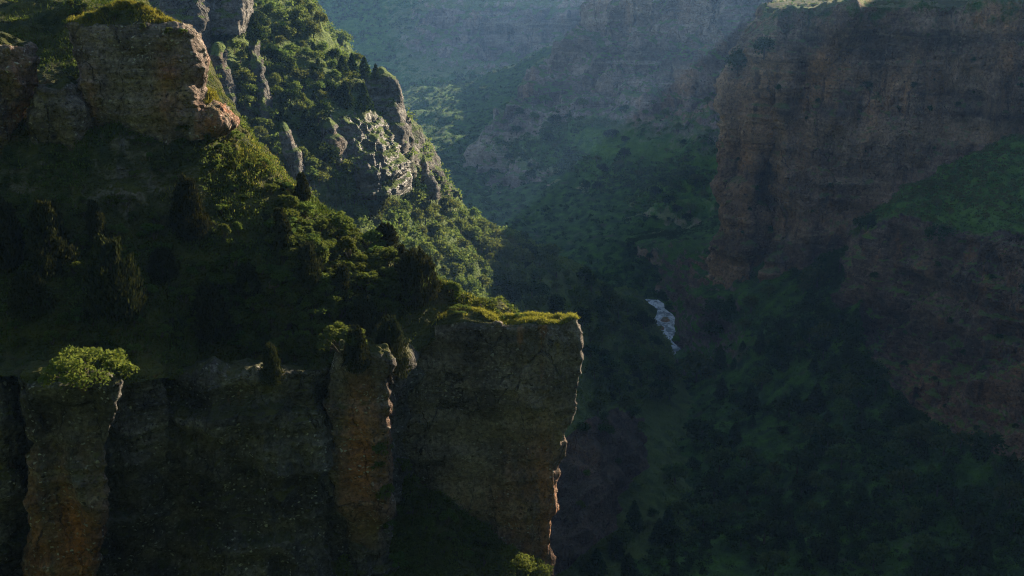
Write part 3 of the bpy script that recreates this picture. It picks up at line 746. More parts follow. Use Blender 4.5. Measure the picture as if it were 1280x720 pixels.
# ---- unseen ridge beyond the right rim, added and shaped to shade the gorge
sheet('sun_blocker', [
    [(W, 190, 700, ZC - 8), (W, 232, 575, ZC - 6), (W, 258, 480, ZC - 4), (W, 252, 380, ZC - 4), (W, 225, 270, ZC - 20), (W, 195, 180, ZC - 60), (W, 190, 100, ZC - 60)],
    [(W, 225, 710, ZC + 5), (W, 276, 620, ZC + 45), (W, 290, 500, ZC + 70), (W, 280, 385, ZC + 55), (W, 255, 260, ZC + 45), (W, 225, 170, ZC + 20), (W, 205, 90, ZC + 0)],
    [(W, 270, 740, ZC + 30), (W, 335, 655, ZC + 115), (W, 335, 540, ZC + 175), (W, 324, 430, ZC + 140), (W, 300, 265, ZC + 112), (W, 262, 150, ZC + 95), (W, 240, 60, ZC + 80)],
    [(W, 320, 770, ZC + 40), (W, 400, 700, ZC + 120), (W, 420, 550, ZC + 180), (W, 400, 400, ZC + 138), (W, 370, 230, ZC + 118), (W, 330, 100, ZC + 105), (W, 300, 20, ZC + 95)],
    [(W, 420, 940, ZC - 10), (W, 620, 840, ZC - 10), (W, 680, 600, ZC - 10), (W, 660, 380, ZC - 10), (W, 620, 160, ZC - 10), (W, 560, 20, ZC - 10), (W, 520, -60, ZC - 10)],
], [0.1, .2, .3, .3, .1], M_VALLEY, 6.0, 0.9, cell=5)
struct(SHEETS['sun_blocker']['obj'], 'added unseen ridge right of the canyon that blocks the sun', 'hillside')
# ------------------------------------------------------------------ vegetation prototypes
def rand_unit(n, r):
    v = r.normal(size=(n, 3)); return v / (np.linalg.norm(v, axis=1, keepdims=True) + 1e-9)

def leaves(c, size, r, up=0.0, elong=1.0, axis=None, droop=0.0):
    """one four sided leaf at every centre"""
    n = len(c)
    a = rand_unit(n, r) if axis is None else axis + 0.35 * rand_unit(n, r)
    a[:, 2] += up
    a /= np.linalg.norm(a, axis=1, keepdims=True) + 1e-9
    b = np.cross(a, rand_unit(n, r)); b /= np.linalg.norm(b, axis=1, keepdims=True) + 1e-9
    s = (size * r.uniform(0.6, 1.3, n))[:, None]
    A, B = a * s * elong * 0.5, b * s * 0.5
    v = np.stack([c - A, c + B * 0.9, c + A, c - B * 0.9], 1).reshape(-1, 3)
    f = np.arange(n * 4).reshape(n, 4)
    return v, f

def tube(path, rad, k=7):
    path = np.array(path, float); m = len(path)
    th = np.linspace(0, 2 * math.pi, k, endpoint=False)
    V = []
    for i in range(m):
        d = path[min(i + 1, m - 1)] - path[max(i - 1, 0)]
        d = d / (np.linalg.norm(d) + 1e-9)
        s = np.cross(d, [0.31, 0.87, 0.13]); s /= np.linalg.norm(s) + 1e-9
        t = np.cross(d, s)
        V.append(path[i] + rad[i] * (np.cos(th)[:, None] * s + np.sin(th)[:, None] * t))
    V = np.concatenate(V)
    f = []
    for i in range(m - 1):
        for j in range(k):
            f.append((i * k + j, i * k + (j + 1) % k, (i + 1) * k + (j + 1) % k, (i + 1) * k + j))
    return V, np.array(f)

def cat(parts):
    V, Fc, o = [], [], 0
    for v, f in parts:
        V.append(v); Fc.append(f + o); o += len(v)
    return np.concatenate(V), np.concatenate(Fc)

def proto_juniper(seed, n=3600, wide=0.27, blunt=0.6):
    """height 1; flame shaped crown of upright sprays"""
    r = np.random.default_rng(seed)
    nt = 70
    tz = r.uniform(0.05, 0.97, nt) ** 0.9
    ang = r.uniform(0, 2 * math.pi, nt)
    env = wide * np.minimum(1, (tz + 0.10) / 0.28) * np.clip(1 - tz, 0, 1) ** blunt * (1 + 0.22 * np.sin(ang * 2 + seed) + r.normal(0, .10, nt))
    tips = np.stack([np.cos(ang) * env, np.sin(ang) * env, tz * 0.93 + 0.04], 1)
    lean = np.stack([np.cos(ang) * 0.35, np.sin(ang) * 0.35, np.ones(nt)], 1)
    lean /= np.linalg.norm(lean, axis=1, keepdims=True)
    k = r.integers(0, nt, n)
    s = r.uniform(-1, 1, n)
    sig = 0.030 + 0.030 * (1 - tz[k])
    c = tips[k] + lean[k] * (s * 0.085)[:, None] + r.normal(size=(n, 3)) * (sig * (1 - 0.6 * np.maximum(s, 0)))[:, None]
    # inner fill
    m = n // 3
    tf = r.uniform(0.04, 0.9, m); af = r.uniform(0, 2 * math.pi, m)
    ef = wide * np.minimum(1, (tf + 0.1) / 0.28) * np.clip(1 - tf, 0, 1) ** blunt * np.sqrt(r.uniform(0, 1, m)) * 0.9
    ci = np.stack([np.cos(af) * ef, np.sin(af) * ef, tf], 1)
    c = np.concatenate([c, ci]); ax = np.concatenate([lean[k], np.tile([0, 0, 1.0], (m, 1))])
    c[:, 2] = np.maximum(c[:, 2], 0.012)
    crown = leaves(c, 0.024, r, up=0.5, elong=2.4, axis=ax)
    tr = [tube([(0, 0, -0.06), (0.005, 0.004, 0.2), (0.0, 0.01, 0.55), (0, 0, 0.88)], [0.032, 0.026, 0.015, 0.004])]
    for _ in range(9):
        z = r.uniform(0.1, 0.6); a = r.uniform(0, 6.28); L = wide * 0.75 * (1 - z)
        tr.append(tube([(0, 0, z), (math.cos(a) * L * .5, math.sin(a) * L * .5, z + 0.06), (math.cos(a) * L, math.sin(a) * L, z + 0.17)], [0.010, 0.007, 0.002], 5))
    return crown, cat(tr)

def proto_shrub(seed, n=2600, w=0.62, clumps=22, leaf=0.055):
    """height 1, half width w; several stems carrying separate leaf clumps"""
    r = np.random.default_rng(seed)
    cc, rad = [], []
    for i in range(clumps):
        a = r.uniform(0, 6.28); q = math.sqrt(r.uniform(0, 1))
        h = math.sqrt(max(0.02, 1 - q * q)) * r.uniform(0.55, 0.92)
        cc.append((math.cos(a) * q * w * 0.85, math.sin(a) * q * w * 0.85, 0.12 + 0.72 * h)); rad.append(r.uniform(0.13, 0.23))
    cc = np.array(cc); rad = np.array(rad)
    k = r.integers(0, clumps, n)
    d = rand_unit(n, r); d[:, 2] = np.where(r.uniform(size=n) < 0.75, np.abs(d[:, 2]), d[:, 2])
    c = cc[k] + d * (rad[k] * (0.55 + 0.5 * r.uniform(size=n)))[:, None] * np.array([1, 1, 0.75])
    c[:, 2] = np.maximum(c[:, 2], 0.01)
    crown = leaves(c, leaf, r, up=0.0, elong=1.5)
    tr = []
    for i in range(0, clumps, 2):
        p = cc[i]
        b = np.array([p[0] * 0.12, p[1] * 0.12, -0.08])
        m = np.array([p[0] * 0.5, p[1] * 0.5, p[2] * 0.5])
        tr.append(tube([b, m, p], [0.022, 0.015, 0.004], 5))
    return crown, cat(tr)

def proto_far_tree(seed, n=230, w=0.5, conic=False, leaf=0.16, clumps=10, base=0.32):
    """height 1 broad crown seen from far away, short trunk"""
    r = np.random.default_rng(seed)
    if conic:
        t = r.uniform(0, 1, n) ** 1.15
        a = r.uniform(0, 6.28, n)
        q = (1 - t) ** 0.75 * w * (0.55 + 0.45 * r.uniform(size=n)) * (1 + .2 * np.sin(3 * a + seed))
        c = np.stack([np.cos(a) * q, np.sin(a) * q, 0.06 + t * 0.9], 1)
        cr = leaves(c, leaf * 0.8, r, up=0.6, elong=1.6)
    else:
        cc = []
        for i in range(clumps):
            a = r.uniform(0, 6.28); q = math.sqrt(r.uniform(0, 1))
            cc.append((math.cos(a) * q * w * .66, math.sin(a) * q * w * .66, base + (0.72 - base) * 1.0 * math.sqrt(1 - q * q) * r.uniform(.6, 1)))
        cc = np.array(cc)
        k = r.integers(0, clumps, n)
        d = rand_unit(n, r); d[:, 2] = np.where(r.uniform(size=n) < .7, np.abs(d[:, 2]), d[:, 2])
        c = cc[k] + d * r.uniform(0.08, 0.27, n)[:, None]
        c[:, 2] = np.maximum(c[:, 2], 0.03)
        cr = leaves(c, leaf, r, elong=1.25)
    tk = tube([(0, 0, -0.12), (0.01, 0, 0.2), (0, 0.01, 0.5)], [0.035, 0.028, 0.012], 5)
    return cr, tk

# ------------------------------------------------------------------ looking down on the terrain to place things
bpy.context.view_layer.update()
DG = bpy.context.evaluated_depsgraph_get()
CAM = Vector((0, 0, ZC))
def hit(u, v):
    d = Vector(((u - 640) / F, CT + (360 - v) / F * ST, -ST + (360 - v) / F * CT)).normalized()
    ok, loc, nor, idx, ob, _ = scene.ray_cast(DG, CAM, d)
    if not ok: return None
    return loc, nor, ob.name, (Vector(loc) - CAM).dot(Vector((0, CT, -ST)))

# meshes shared by the copies
def mk(name, part, mats): return mesh_from(name, part[0], part[1], mats, smooth=False)
JUN = []
for s, (n, w, b) in enumerate(((7000, .27, .55), (7500, .33, .5), (6000, .22, .65), (7500, .40, .45))):
    cr, tk = proto_juniper(11 + s, n, w, b); JUN.append((mk('crown', cr, [M_JUN]), mk('trunk', tk, [M_BARK])))
SHR = []
for s, (n, w, c, l, m) in enumerate(((2600, .62, 22, .055, M_SHRUB), (2200, .5, 16, .06, M_SHRUB), (3400, .95, 34, .05, M_BRIGHT), (1900, .55, 14, .065, M_TREE), (2400, .7, 20, .05, M_SHRUB))):
    cr, tk = proto_shrub(40 + s, n, w, c, l); SHR.append((mk('crown', cr, [m]), mk('trunk', tk, [M_BARK])))

def plant(name, label, cat_, proto, u, v, hpx, wscale=1.0, group=None, rz=None):
    h = hit(u, v)
    if h is None: return None
    loc, nor, ob, d = h
    H = hpx / F * d
    r = empty(name, loc)
    r.rotation_euler = (0, 0, random.uniform(0, 6.28) if rz is None else rz)
    r.scale = (H * wscale, H * wscale, H)
    tag(r, label, cat_, group)
    link('crown', proto[0], r); link('trunk', proto[1], r)
    return r

# ---- junipers of the foreground, each one seen in the photo
for (u, v, h, k, ws, lab) in (
    (145, 398, 104, 0, 1.05, 'large dark flame shaped juniper standing above the broad bush on the pillar'),
    (238, 298, 78, 0, 1.0, 'dark juniper directly below the big mossy outcrop with light on its right side'),
    (66, 340, 92, 1, 1.0, 'wide dark juniper left of the large flame shaped one'),
    (12, 335, 86, 0, 1.0, 'dark juniper cut by the left edge of the photo'),
    (40, 398, 62, 3, 0.9, 'low dark juniper at left in front of the wide one'),
    (266, 428, 72, 3, 1.0, 'rounded dark juniper in the middle of the foreground slope'),
    (386, 360, 58, 1, 1.0, 'dark juniper wrapped by sunlit shrubs below the crest'),
    (352, 318, 58, 2, 1.0, 'slim dark juniper at the foot of the mossy hump'),
    (520, 384, 72, 3, 0.95, 'dense rounded juniper standing dark against the gorge just left of the ledge'),
    (484, 322, 44, 3, 0.9, 'small dark juniper on the crest line above the ledge'),
    (502, 345, 40, 1, 0.8, 'small dark juniper between the crest one and the dense rounded one'),
    (430, 388, 58, 2, 1.1, 'slim dark juniper in the middle of the shrubs above the column'),
    (456, 420, 54, 1, 1.0, 'brownish juniper at the cliff rim beside the bright round shrub'),
    (488, 470, 76, 3, 0.8, 'drooping brownish juniper hanging over the notch beside the ledge'),
    (446, 466, 60, 1, 1.0, 'dark juniper right at the rim above the orange column'),
    (340, 480, 52, 2, 1.25, 'small pointed juniper on the rim of the dark wall'),
    (378, 252, 36, 2, 1.2, 'little dark juniper on the right end of the mossy hump'),
    (308, 372, 46, 3, 0.9, 'squat juniper in the dark hollow of the slope'),
    (205, 352, 44, 3, 0.9, 'squat dark juniper right of the large flame shaped one'),
    (120, 300, 50, 2, 1.1, 'slim dark juniper behind the large flame shaped one'),
):
    plant('juniper_tree', lab, 'juniper', JUN[k], u, v, h, ws)

# ---- shrubs that can be told apart
for (u, v, h, k, ws, lab) in (
    (108, 484, 64, 2, 1.0, 'broad bright green bush crowning the reddish rock pillar'),
    (566, 372, 24, 1, 1.0, 'small round bush on the crest at the back of the ledge'),
    (452, 405, 30, 0, 1.0, 'bright green shrub in front of the brownish juniper'),
    (428, 440, 48, 0, 1.0, 'rounded green shrub at the rim above the orange column'),
    (634, 722, 50, 2, 0.8, 'sunlit yellow green bush at the bottom under the ledge'),
    (668, 722, 30, 2, 0.9, 'small lit bush right of the sunlit one under the ledge'),
    (300, 432, 26, 3, 1.0, 'pale shrub on the right of the rounded dark juniper'),
    (168, 408, 22, 3, 1.0, 'pale low shrub at the right foot of the large flame shaped juniper'),
    (40, 345, 26, 0, 1.0, 'green shrub low between the two junipers at far left'),
    (605, 386, 16, 4, 1.6, 'low dark green creeping bush on the ledge top'),
    (650, 398, 9, 4, 1.5, 'tiny tuft of green in the yellow grass of the ledge'),
    (575, 392, 13, 4, 1.8, 'flat green bush spreading over the ledge grass near its left end'),
):
    plant('shrub', lab, 'bush', SHR[k], u, v, h, ws)
# the tip of a bush that grows on the bank below the frame
plant('shrub', 'lit leafy bush tip poking up at the bottom edge right of the ledge', 'bush', SHR[2], 800, 790, 84, 0.45)

# ---- sunlit and shaded shrubs of the foreground slope
def in_poly(u, v, poly):
    c = False; n = len(poly)
    for i in range(n):
        x1, y1 = poly[i]; x2, y2 = poly[i - 1]
        if (y1 > v) != (y2 > v) and u < (x2 - x1) * (v - y1) / (y2 - y1) + x1: c = not c
    return c

def pixels(poly, n, mind, r, mindfun=None):
    xs = [p[0] for p in poly]; ys = [p[1] for p in poly]
    pts = []; tries = 0
    while len(pts) < n and tries < n * 60:
        tries += 1
        u, v = r.uniform(min(xs), max(xs)), r.uniform(min(ys), max(ys))
        if not in_poly(u, v, poly): continue
        md = mind if mindfun is None else mindfun(u, v)
        if any((u - a) ** 2 + (v - b) ** 2 < md * md for a, b in pts): continue
        pts.append((u, v))
    return pts

pr = np.random.default_rng(5)
for poly, n, md, hs, lab, grp in (
    ([(372, 262), (440, 300), (490, 330), (530, 370), (500, 400), (420, 400), (350, 330), (345, 280)], 60, 11, (18, 36), 'leafy green shrub in the sunlit thicket between the mossy hump and the ledge', 'shrubs of the sunlit thicket'),
    ([(300, 330), (360, 350), (430, 410), (420, 450), (330, 455), (280, 430), (250, 330)], 55, 12, (12, 30), 'small shrub in the shaded middle of the foreground slope', 'shrubs of the shaded slope'),
    ([(0, 250), (300, 260), (330, 320), (240, 440), (0, 450)], 70, 17, (10, 26), 'dim shrub among the junipers on the dark left part of the slope', 'shrubs among the left junipers'),
    ([(150, 160), (290, 170), (345, 215), (370, 250), (300, 250), (150, 220)], 22, 15, (9, 18), 'low bush on the mossy hump below the big outcrop', 'bushes on the mossy hump'),
    ([(470, 560), (560, 640), (640, 712), (470, 712)], 22, 16, (14, 30), 'dark bush in the gully under the ledge', 'bushes in the gully'),
    ([(60, 40), (80, 6), (190, 6), (235, 45)], 14, 12, (8, 16), 'small bush in the turf on top of the big outcrop', 'bushes on the outcrop top'),
):
    for (u, v) in pixels(poly, n, md, pr):
        h = hit(u, v)
        if h is None or h[3] > 130: continue
        k = int(pr.choice([0, 1, 3, 4] if 'sunlit' not in lab else [0, 1, 4, 0, 3]))
        plant('shrub', lab, 'bush', SHR[k], u, v, pr.uniform(*hs), pr.uniform(0.8, 1.25), grp)

# ---- far trees, one mesh each (crown and trunk of a few pixels)
def far_mesh(name, part, mleaf):
    cr, tk = part
    V, Fc = cat([cr, tk])
    mi = np.concatenate([np.zeros(len(cr[1])), np.ones(len(tk[1]))])
    return mesh_from(name, V, Fc, [mleaf, M_BARK], smooth=False, mat_idx=mi)
FT_G = [far_mesh('round_tree', proto_far_tree(70 + s, 900, .52, False, .085, 12), M_RIDGE) for s in range(4)]
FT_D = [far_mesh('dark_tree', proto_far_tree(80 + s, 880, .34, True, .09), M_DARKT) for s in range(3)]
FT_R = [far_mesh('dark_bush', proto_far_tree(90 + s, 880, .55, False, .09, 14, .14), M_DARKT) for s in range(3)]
FT_T = [far_mesh('round_tree', proto_far_tree(120 + s, 880, (.45, .62, .75)[s], False, .085, (7, 12, 15)[s]), M_TREE) for s in range(3)]
FT_S = [far_mesh('leafy_bush', proto_far_tree(95 + s, 880, .55, False, .085, 14, .16), M_RIDGE) for s in range(3)]

def far_tree(name, me, lab, cat_, grp, u, v, hpx, ws=1.0):
    h = hit(u, v)
    if h is None: return None
    H = hpx / F * h[3]
    o = link(name, me)
    o.location = h[0] - Vector((0, 0, 0.03 * H))
    o.rotation_euler = (0, 0, random.uniform(0, 6.28))
    o.scale = (H * ws, H * ws, H)
    tag(o, lab, cat_, grp)
    return o

# trees whose place is plain in the photo
for (u, v, h, me, ws, nm, lab) in (
    (398, 92, 20, FT_D[0], 1.0, 'conifer_tree', 'dark conifer on the ridge skyline at the left of the clump above the crag'),
    (428, 94, 26, FT_D[1], 1.1, 'conifer_tree', 'dark conifer in the skyline clump just left of the crag with trees'),
    (441, 96, 30, FT_D[2], 1.0, 'conifer_tree', 'tallest dark conifer of the skyline clump on the sunlit ridge'),
    (456, 98, 28, FT_D[0], 1.1, 'conifer_tree', 'dark conifer standing on the left shoulder of the grey crag'),
    (470, 99, 20, FT_D[1], 1.0, 'conifer_tree', 'short dark conifer on top of the grey crag'),
    (432, 135, 34, FT_D[2], 1.2, 'conifer_tree', 'dark conifer directly above the shining slab'),
    (455, 138, 36, FT_D[0], 1.0, 'conifer_tree', 'dark conifer at the upper right corner of the shining slab'),
    (318, 50, 34, FT_D[1], 1.1, 'conifer_tree', 'dark conifer right of the grey brown crag'),
    (384, 170, 36, FT_D[2], 1.2, 'conifer_tree', 'dark conifer left of the shining slab'),
    (405, 150, 32, FT_R[0], 0.9, 'round_tree', 'dark round tree between the shining slab and the conifer left of it'),
    (336, 78, 30, FT_R[1], 1.0, 'round_tree', 'dark round tree in the sunlit brush below the top crag'),
    (375, 44, 22, FT_R[2], 1.0, 'round_tree', 'round tree on the ridge skyline near the top of the photo'),
    (408, 205, 34, FT_R[0], 1.0, 'round_tree', 'dark round tree under the grey rib left of the shining slab'),
    (470, 245, 36, FT_R[1], 1.3, 'round_tree', 'dark spreading tree right below the shining slab'),
    (515, 240, 30, FT_R[2], 1.1, 'round_tree', 'dark round tree right of the slab foot on the ridge edge'),
    (1085, 285, 22, FT_R[0], 1.6, 'leafy_bush', 'dark bush at the left end of the green shelf'),
    (1175, 300, 26, FT_R[1], 1.3, 'leafy_bush', 'dark bush hanging over the edge of the green shelf'),
    (1050, 340, 34, FT_R[2], 1.6, 'leafy_bush', 'large dark bush in the corner where the lower cliff meets the headland'),
    (955, 70, 30, FT_R[1], 0.9, 'leafy_bush', 'dark bush clinging near the top of the headland edge'),
    (922, 88, 34, FT_R[0], 0.9, 'leafy_bush', 'dark bush growing from the upper left edge of the headland'),
):
    far_tree(nm, me, lab, 'tree' if 'tree' in nm else 'bush', None, u, v, h, ws)

gr = np.random.default_rng(21)
def grove(poly, n, md, hs, protos, nm, lab, cat_, grp, on=None, ws=(0.8, 1.3)):
    cnt = 0
    for (u, v) in pixels(poly, n, md, gr):
        h = hit(u, v)
        if h is None or (on and h[2] not in on): continue
        if h[1].z < 0.12 and gr.uniform() < 0.6: continue
        far_tree(nm, protos[int(gr.integers(len(protos)))], lab, cat_, grp, u, v, gr.uniform(*hs), gr.uniform(*ws)); cnt += 1
    return cnt
RH = ('ridge_hillside',)
grove([(700, 520), (800, 505), (830, 560), (790, 660), (700, 700)], 16, 14, (8, 20), FT_R + FT_T, 'dark_bush', 'bush growing on the bare brown scree right of the ledge', 'bush', 'bushes of the scree', ('scree_slope',), (0.9, 1.3))
grove([(560, 262), (600, 278), (690, 325), (700, 350), (610, 330)], 34, 11, (12, 24), FT_G + FT_S, 'round_tree', 'green tree on the far lower end of the ridge above the gorge', 'tree', 'trees on the lower end of the ridge', RH)
grove([(322, 2), (380, 10), (470, 100), (430, 140), (420, 200), (380, 240), (330, 180), (280, 130), (262, 70), (310, 60)], 120, 11, (11, 24), FT_G + FT_S, 'round_tree', 'small leafy tree in the sunlit brush of the ridge above the slab', 'tree', 'trees of the sunlit ridge', RH)
grove([(300, 40), (380, 30), (450, 110), (400, 160), (330, 160)], 26, 20, (14, 26), FT_D + FT_R, 'dark_tree', 'darker evergreen scattered in the sunlit brush of the ridge', 'tree', 'evergreens of the sunlit ridge', RH)
grove([(390, 215), (500, 235), (560, 265), (640, 300), (600, 370), (520, 350), (440, 290), (380, 250)], 90, 12, (14, 30), FT_G + FT_S + FT_G, 'round_tree', 'green tree on the hazy slope between the shining slab and the ledge', 'tree', 'trees on the hazy slope', RH)
grove([(600, 290), (690, 330), (800, 390), (820, 430), (850, 500), (740, 520), (735, 410), (620, 380)], 100, 11, (10, 30), FT_R + FT_T + FT_T, 'dark_tree', 'shaded tree on the lower hillside beside the river', 'tree', 'trees beside the river', RH)
grove([(880, 400), (1030, 345), (1075, 420), (1120, 510), (1280, 590), (1280, 720), (740, 720), (860, 560)], 170, 14, (9, 42), FT_R + FT_T + FT_D, 'dark_bush', 'dark bush on the shaded valley slope under the red cliffs', 'bush', 'bushes of the valley slope', ('valley_slope', 'ridge_hillside'))
grove([(900, 120), (1280, 60), (1280, 160), (1100, 250), (930, 300)], 34, 24, (4, 12), FT_R + FT_R, 'dark_bush', 'bush clinging to the face of the tall reddish headland', 'bush', 'bushes of the headland face', ('red_cliff',), (0.8, 1.2))
grove([(1080, 310), (1280, 300), (1280, 560), (1180, 540), (1080, 440)], 22, 28, (5, 12), FT_R + FT_R, 'dark_bush', 'bush clinging to the lower brown cliff at right', 'bush', 'bushes of the lower cliff', ('lower_red_cliff',), (0.8, 1.2))
grove([(1130, 250), (1280, 170), (1280, 282), (1180, 270)], 26, 14, (5, 13), FT_G + FT_S, 'leafy_bush', 'small bush on the bright green shelf at right', 'bush', 'bushes of the green shelf', ('lower_red_cliff',), (0.8, 1.3))
grove([(700, 130), (890, 130), (890, 240), (830, 340), (700, 290), (600, 230), (640, 110)], 90, 11, (6, 14), FT_R + FT_G, 'dark_tree', 'tiny hazy tree on the benches of the middle cliff', 'tree', 'trees on the middle benches', ('middle_cliff',), (0.9, 1.6))

# ---- stones
def boulder(u, v, wpx, lab, m, sq=0.6):
    h = hit(u, v)
    if h is None: return
    W_ = wpx / F * h[3]
    n1, n2 = 18, 12
    th = np.linspace(0, 2 * math.pi, n1, endpoint=False); ph = np.linspace(0.05, math.pi - 0.05, n2)
    T, Q = np.meshgrid(th, ph)
    p = np.stack([np.cos(T) * np.sin(Q), np.sin(T) * np.sin(Q), np.cos(Q)], -1)
    p = np.sign(p) * np.abs(p) ** 0.8
    p = p * (1 + 0.30 * fbm(p * 1.3 + u, 3) + 0.10 * fbm(p * 4 + v, 2))[..., None] * np.array([0.5, 0.45, 0.5 * sq]) * W_
    ii = np.arange(n1 * n2).reshape(n2, n1)
    f = np.stack([ii[:-1], np.roll(ii, -1, 1)[:-1], np.roll(ii, -1, 1)[1:], ii[1:]], -1).reshape(-1, 4)
    c1 = np.arange(n1).reshape(1, -1)
    V = np.concatenate([p.reshape(-1, 3), [[0, 0, p[0, :, 2].mean()], [0, 0, p[-1, :, 2].mean()]]])
    k = n1 * n2
    caps = np.array([[k, (j + 1) % n1, j, j] for j in range(n1)])
    o = link('boulder', mesh_from('boulder', V, f[:, ::-1], [m], {'rock': np.ones(len(V)), 'warm': np.zeros(len(V))}))
    o.location = h[0] + Vector((0, 0, 0.15 * W_ * sq))
    tag(o, lab, 'boulder')
for (u, v, w, lab, m) in (
    (343, 356, 15, 'small reddish boulder in the shaded slope below the mossy hump', M_OUTCROP),
    (832, 401, 10, 'dark wet boulder in the middle of the river', M_RIGHT),
    (826, 411, 9, 'dark boulder at the left side of the river', M_RIGHT),
    (841, 389, 7, 'dark boulder in the narrow upper bend of the river', M_RIGHT),
    (700, 402, 9, 'grey stone lying in the grass near the tip of the ledge', M_OUTCROP),
    (622, 406, 12, 'flat pale stone at the front rim of the ledge', M_OUTCROP),
):
    boulder(u, v, w, lab, m)

# ------------------------------------------------------------------ growth nobody could count
def cells(name):
    s = SHEETS[name]
    p, n, rk = s['pts'], s['n'], s['rock']
    return p.reshape(-1, 3), n.reshape(-1, 3), rk.reshape(-1)

def growth(name, sheet_names, n, hs, q, mats, lab, cat_, seed, rockmax=0.45, nzmin=0.15, leaf=0.2, grass=False, region=None, flat=0.6, blade=0.03, dense=None):
    """merge many small clumps (or blades) into one object"""
    r = np.random.default_rng(seed)
    allv = []; total = 0
    for sn in sheet_names:
        p, nn, rk = cells(sn)
        u, v, d = project(p)
        ok = (u > -60) & (u < 1340) & (v > -40) & (v < 780) & (rk + 0.35 * vnoise(p * 0.25) < rockmax) & (np.abs(nn[:, 2]) > nzmin)
        if region is not None: ok &= region(u, v, p)
        idx = np.nonzero(ok)[0]
        if len(idx) == 0: continue
        m = int(n / len(sheet_names))
        w = d[idx] ** 2
        if dense is not None: w = w * np.clip(dense(p[idx]), 0.02, 1)
        w = w / w.sum()
        k = r.choice(idx, m, p=w)
        base = p[k] + r.normal(size=(m, 3)) * np.array([1, 1, 0.0]) * (d[k] / F * 1.6)[:, None]
        H = r.uniform(*hs, m)
        if grass:
            lean = r.normal(size=(m, 3)) * 0.45; lean[:, 2] = 1
            side = rand_unit(m, r); side[:, 2] = 0
            side /= np.linalg.norm(side, axis=1, keepdims=True) + 1e-9
            b = (blade * r.uniform(.7, 1.4, m))[:, None]
            tip = base + lean * H[:, None]
            mid = base + lean * H[:, None] * 0.55
            V = np.stack([base - side * b, base + side * b, mid + side * b * .8, tip], 1)
            allv.append(V.reshape(-1, 3))
        else:
            c = np.repeat(base, q, 0); Hq = np.repeat(H, q)
            dd = rand_unit(m * q, r); dd[:, 2] = np.abs(dd[:, 2])
            rr = r.uniform(0.35, 1.0, m * q)
            c = c + dd * (Hq * rr)[:, None] * np.array([1.0, 1.0, flat * 1.4])
            V, _ = leaves(c, leaf, r, elong=1.3)
            allv.append(V)
    V = np.concatenate(allv)
    Fc = np.arange(len(V)).reshape(-1, 4)
    o = link(name, mesh_from(name, V, Fc, mats, smooth=False))
    tag(o, lab, cat_, kind='stuff')
    return o

lump = lambda s, o=0.0: (lambda p: 0.5 + 1.3 * fbm(p * s + o, 3))
growth('grass', ['rock_ledge'], 36000, (0.10, 0.28), 1, [M_GOLD], 'short yellow grass on the flat top of the ledge', 'grass', 1, rockmax=0.75, nzmin=0.5, grass=True, region=lambda u, v, p: v < 420)
growth('grass', ['near_hillside'], 30000, (0.10, 0.26), 1, [M_GOLD], 'yellow grass on the mossy hump and the back of the ledge', 'grass', 13, rockmax=0.7, grass=True, blade=0.03, region=lambda u, v, p: ((u > 200) & (u < 385) & (v > 160) & (v < 275)) | ((u > 500) & (u < 740) & (v > 350)), dense=lump(0.35))
growth('grass', ['near_hillside'], 90000, (0.12, 0.38), 1, [M_GREENG, M_GRASS], 'rough grass of the foreground slope', 'grass', 2, rockmax=0.5, grass=True, blade=0.035, dense=lump(0.35))
growth('undergrowth', ['near_hillside', 'gully_slope'], 8500, (0.25, 0.6), 26, [M_SHRUB], 'low leafy undergrowth of the foreground slope', 'undergrowth', 3, leaf=0.13, rockmax=0.5, dense=lump(0.22))
growth('grass', ['rock_outcrop', 'rock_outcrop.001'], 18000, (0.12, 0.32), 1, [M_GOLD], 'mossy yellow grass on top of the upper outcrops', 'grass', 4, rockmax=0.6, nzmin=0.4, grass=True)
growth('undergrowth', ['ridge_hillside'], 9000, (0.7, 2.2), 30, [M_RIDGE], 'dense brush covering the ridge beyond the ledge', 'undergrowth', 5, leaf=0.55, rockmax=0.5, dense=lump(0.05), region=lambda u, v, p: ~((u > 690) & (u < 835) & (v > 505)))
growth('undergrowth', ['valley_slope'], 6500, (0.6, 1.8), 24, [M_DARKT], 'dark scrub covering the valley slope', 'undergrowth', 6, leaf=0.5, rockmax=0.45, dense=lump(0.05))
growth('undergrowth', ['red_cliff', 'lower_red_cliff', 'plateau'], 3600, (0.5, 1.5), 18, [M_TREE], 'thin scrub on the shelves of the red cliffs', 'undergrowth', 7, leaf=0.5, rockmax=0.5, nzmin=0.35)
growth('undergrowth', ['lower_red_cliff'], 2600, (0.3, 1.1), 22, [M_RIDGE], 'low green tufts covering the shelf above the lower cliff', 'undergrowth', 12, leaf=0.4, rockmax=0.5, nzmin=0.5, dense=lump(0.08))
growth('undergrowth', ['middle_cliff'], 3000, (1.2, 3.0), 18, [M_TREE], 'hazy scrub on the benches of the middle cliff', 'undergrowth', 8, leaf=1.2, rockmax=0.5, dense=lump(0.03))
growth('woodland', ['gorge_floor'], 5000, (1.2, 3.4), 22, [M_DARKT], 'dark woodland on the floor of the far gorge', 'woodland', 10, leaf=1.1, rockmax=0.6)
growth('woodland', ['far_mountain'], 5000, (2.0, 5.0), 16, [M_TREE], 'hazy woodland on the far mountain', 'woodland', 9, leaf=2.0, rockmax=0.45, dense=lump(0.02))
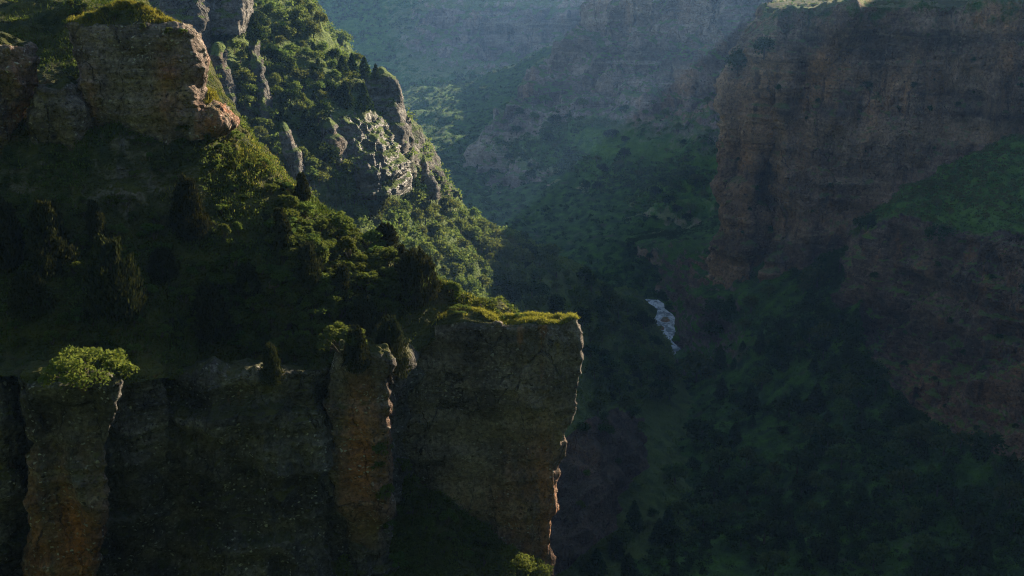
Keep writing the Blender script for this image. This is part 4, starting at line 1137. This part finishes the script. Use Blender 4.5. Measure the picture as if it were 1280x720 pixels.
# ------------------------------------------------------------------ air
hz = bpy.data.meshes.new('haze')
import bmesh
bm = bmesh.new(); bmesh.ops.create_cube(bm, size=1.0); bm.to_mesh(hz); bm.free()
ho = link('haze', hz)
ho.scale = (6400, 4600, ZC + 235)
ho.location = (0, 1150, (ZC + 235) / 2 - 9)
hm = bpy.data.materials.new('haze'); hm.use_nodes = True
hm.node_tree.nodes.clear()
hout = hm.node_tree.nodes.new('ShaderNodeOutputMaterial')
pv = hm.node_tree.nodes.new('ShaderNodeVolumePrincipled')
pv.inputs['Color'].default_value = (0.25, 0.51, 1.0, 1)
pv.inputs['Density'].default_value = HAZE
pv.inputs['Anisotropy'].default_value = 0.4
hm.node_tree.links.new(pv.outputs[0], hout.inputs['Volume'])
hz.materials.append(hm)
tag(ho, 'thin blue haze filling the gorge', 'haze', kind='stuff')

# ------------------------------------------------------------------ light
SUN_AZ, SUN_EL = math.radians(SUN_AZ_D), math.radians(SUN_EL_D)      # azimuth measured from +Y towards +X
world = bpy.data.worlds.new('World'); scene.world = world
world.use_nodes = True
wn = world.node_tree
bgd = wn.nodes['Background']
sky = wn.nodes.new('ShaderNodeTexSky'); sky.sky_type = 'NISHITA'
sky.sun_disc = False
sky.sun_elevation = SUN_EL
sky.sun_rotation = SUN_AZ
sky.air_density = 1.0; sky.dust_density = 0.6
wn.links.new(sky.outputs[0], bgd.inputs[0])
bgd.inputs[1].default_value = SKY_STR
sl = bpy.data.lights.new('sun', 'SUN')
sl.energy = SUN_STR; sl.angle = math.radians(0.5); sl.color = (1.0, 0.83, 0.59)
so = bpy.data.objects.new('sun', sl); COL.objects.link(so)
d = Vector((math.sin(SUN_AZ) * math.cos(SUN_EL), math.cos(SUN_AZ) * math.cos(SUN_EL), math.sin(SUN_EL)))
so.rotation_euler = d.to_track_quat('Z', 'Y').to_euler()
so.location = (150, 150, 400)

# ------------------------------------------------------------------ camera and render
cd = bpy.data.cameras.new('camera'); co = bpy.data.objects.new('camera', cd); COL.objects.link(co)
co.location = (0, 0, ZC)
co.rotation_euler = (math.pi / 2 - PITCH, 0, 0)
cd.sensor_width = 36; cd.lens = 36 * F / 1280
cd.clip_start = 0.5; cd.clip_end = 9000
scene.camera = co
scene.render.engine = 'CYCLES'
cy = scene.cycles
cy.use_denoising = DENOISE
cy.filter_width = 1.1
try: cy.denoiser = 'OPENIMAGEDENOISE'
except Exception: pass
try: cy.denoising_prefilter = 'NONE'
except Exception: pass
cy.max_bounces = 5; cy.diffuse_bounces = 3; cy.glossy_bounces = 2; cy.transmission_bounces = 3
cy.volume_bounces = 0; cy.transparent_max_bounces = 4
cy.sample_clamp_indirect = 4.0
cy.caustics_reflective = False; cy.caustics_refractive = False
vs_ = scene.view_settings
vs_.view_transform = 'Standard'; vs_.look = 'None'; vs_.gamma = 1.0; vs_.use_curve_mapping = False
vs_.exposure = EXPO
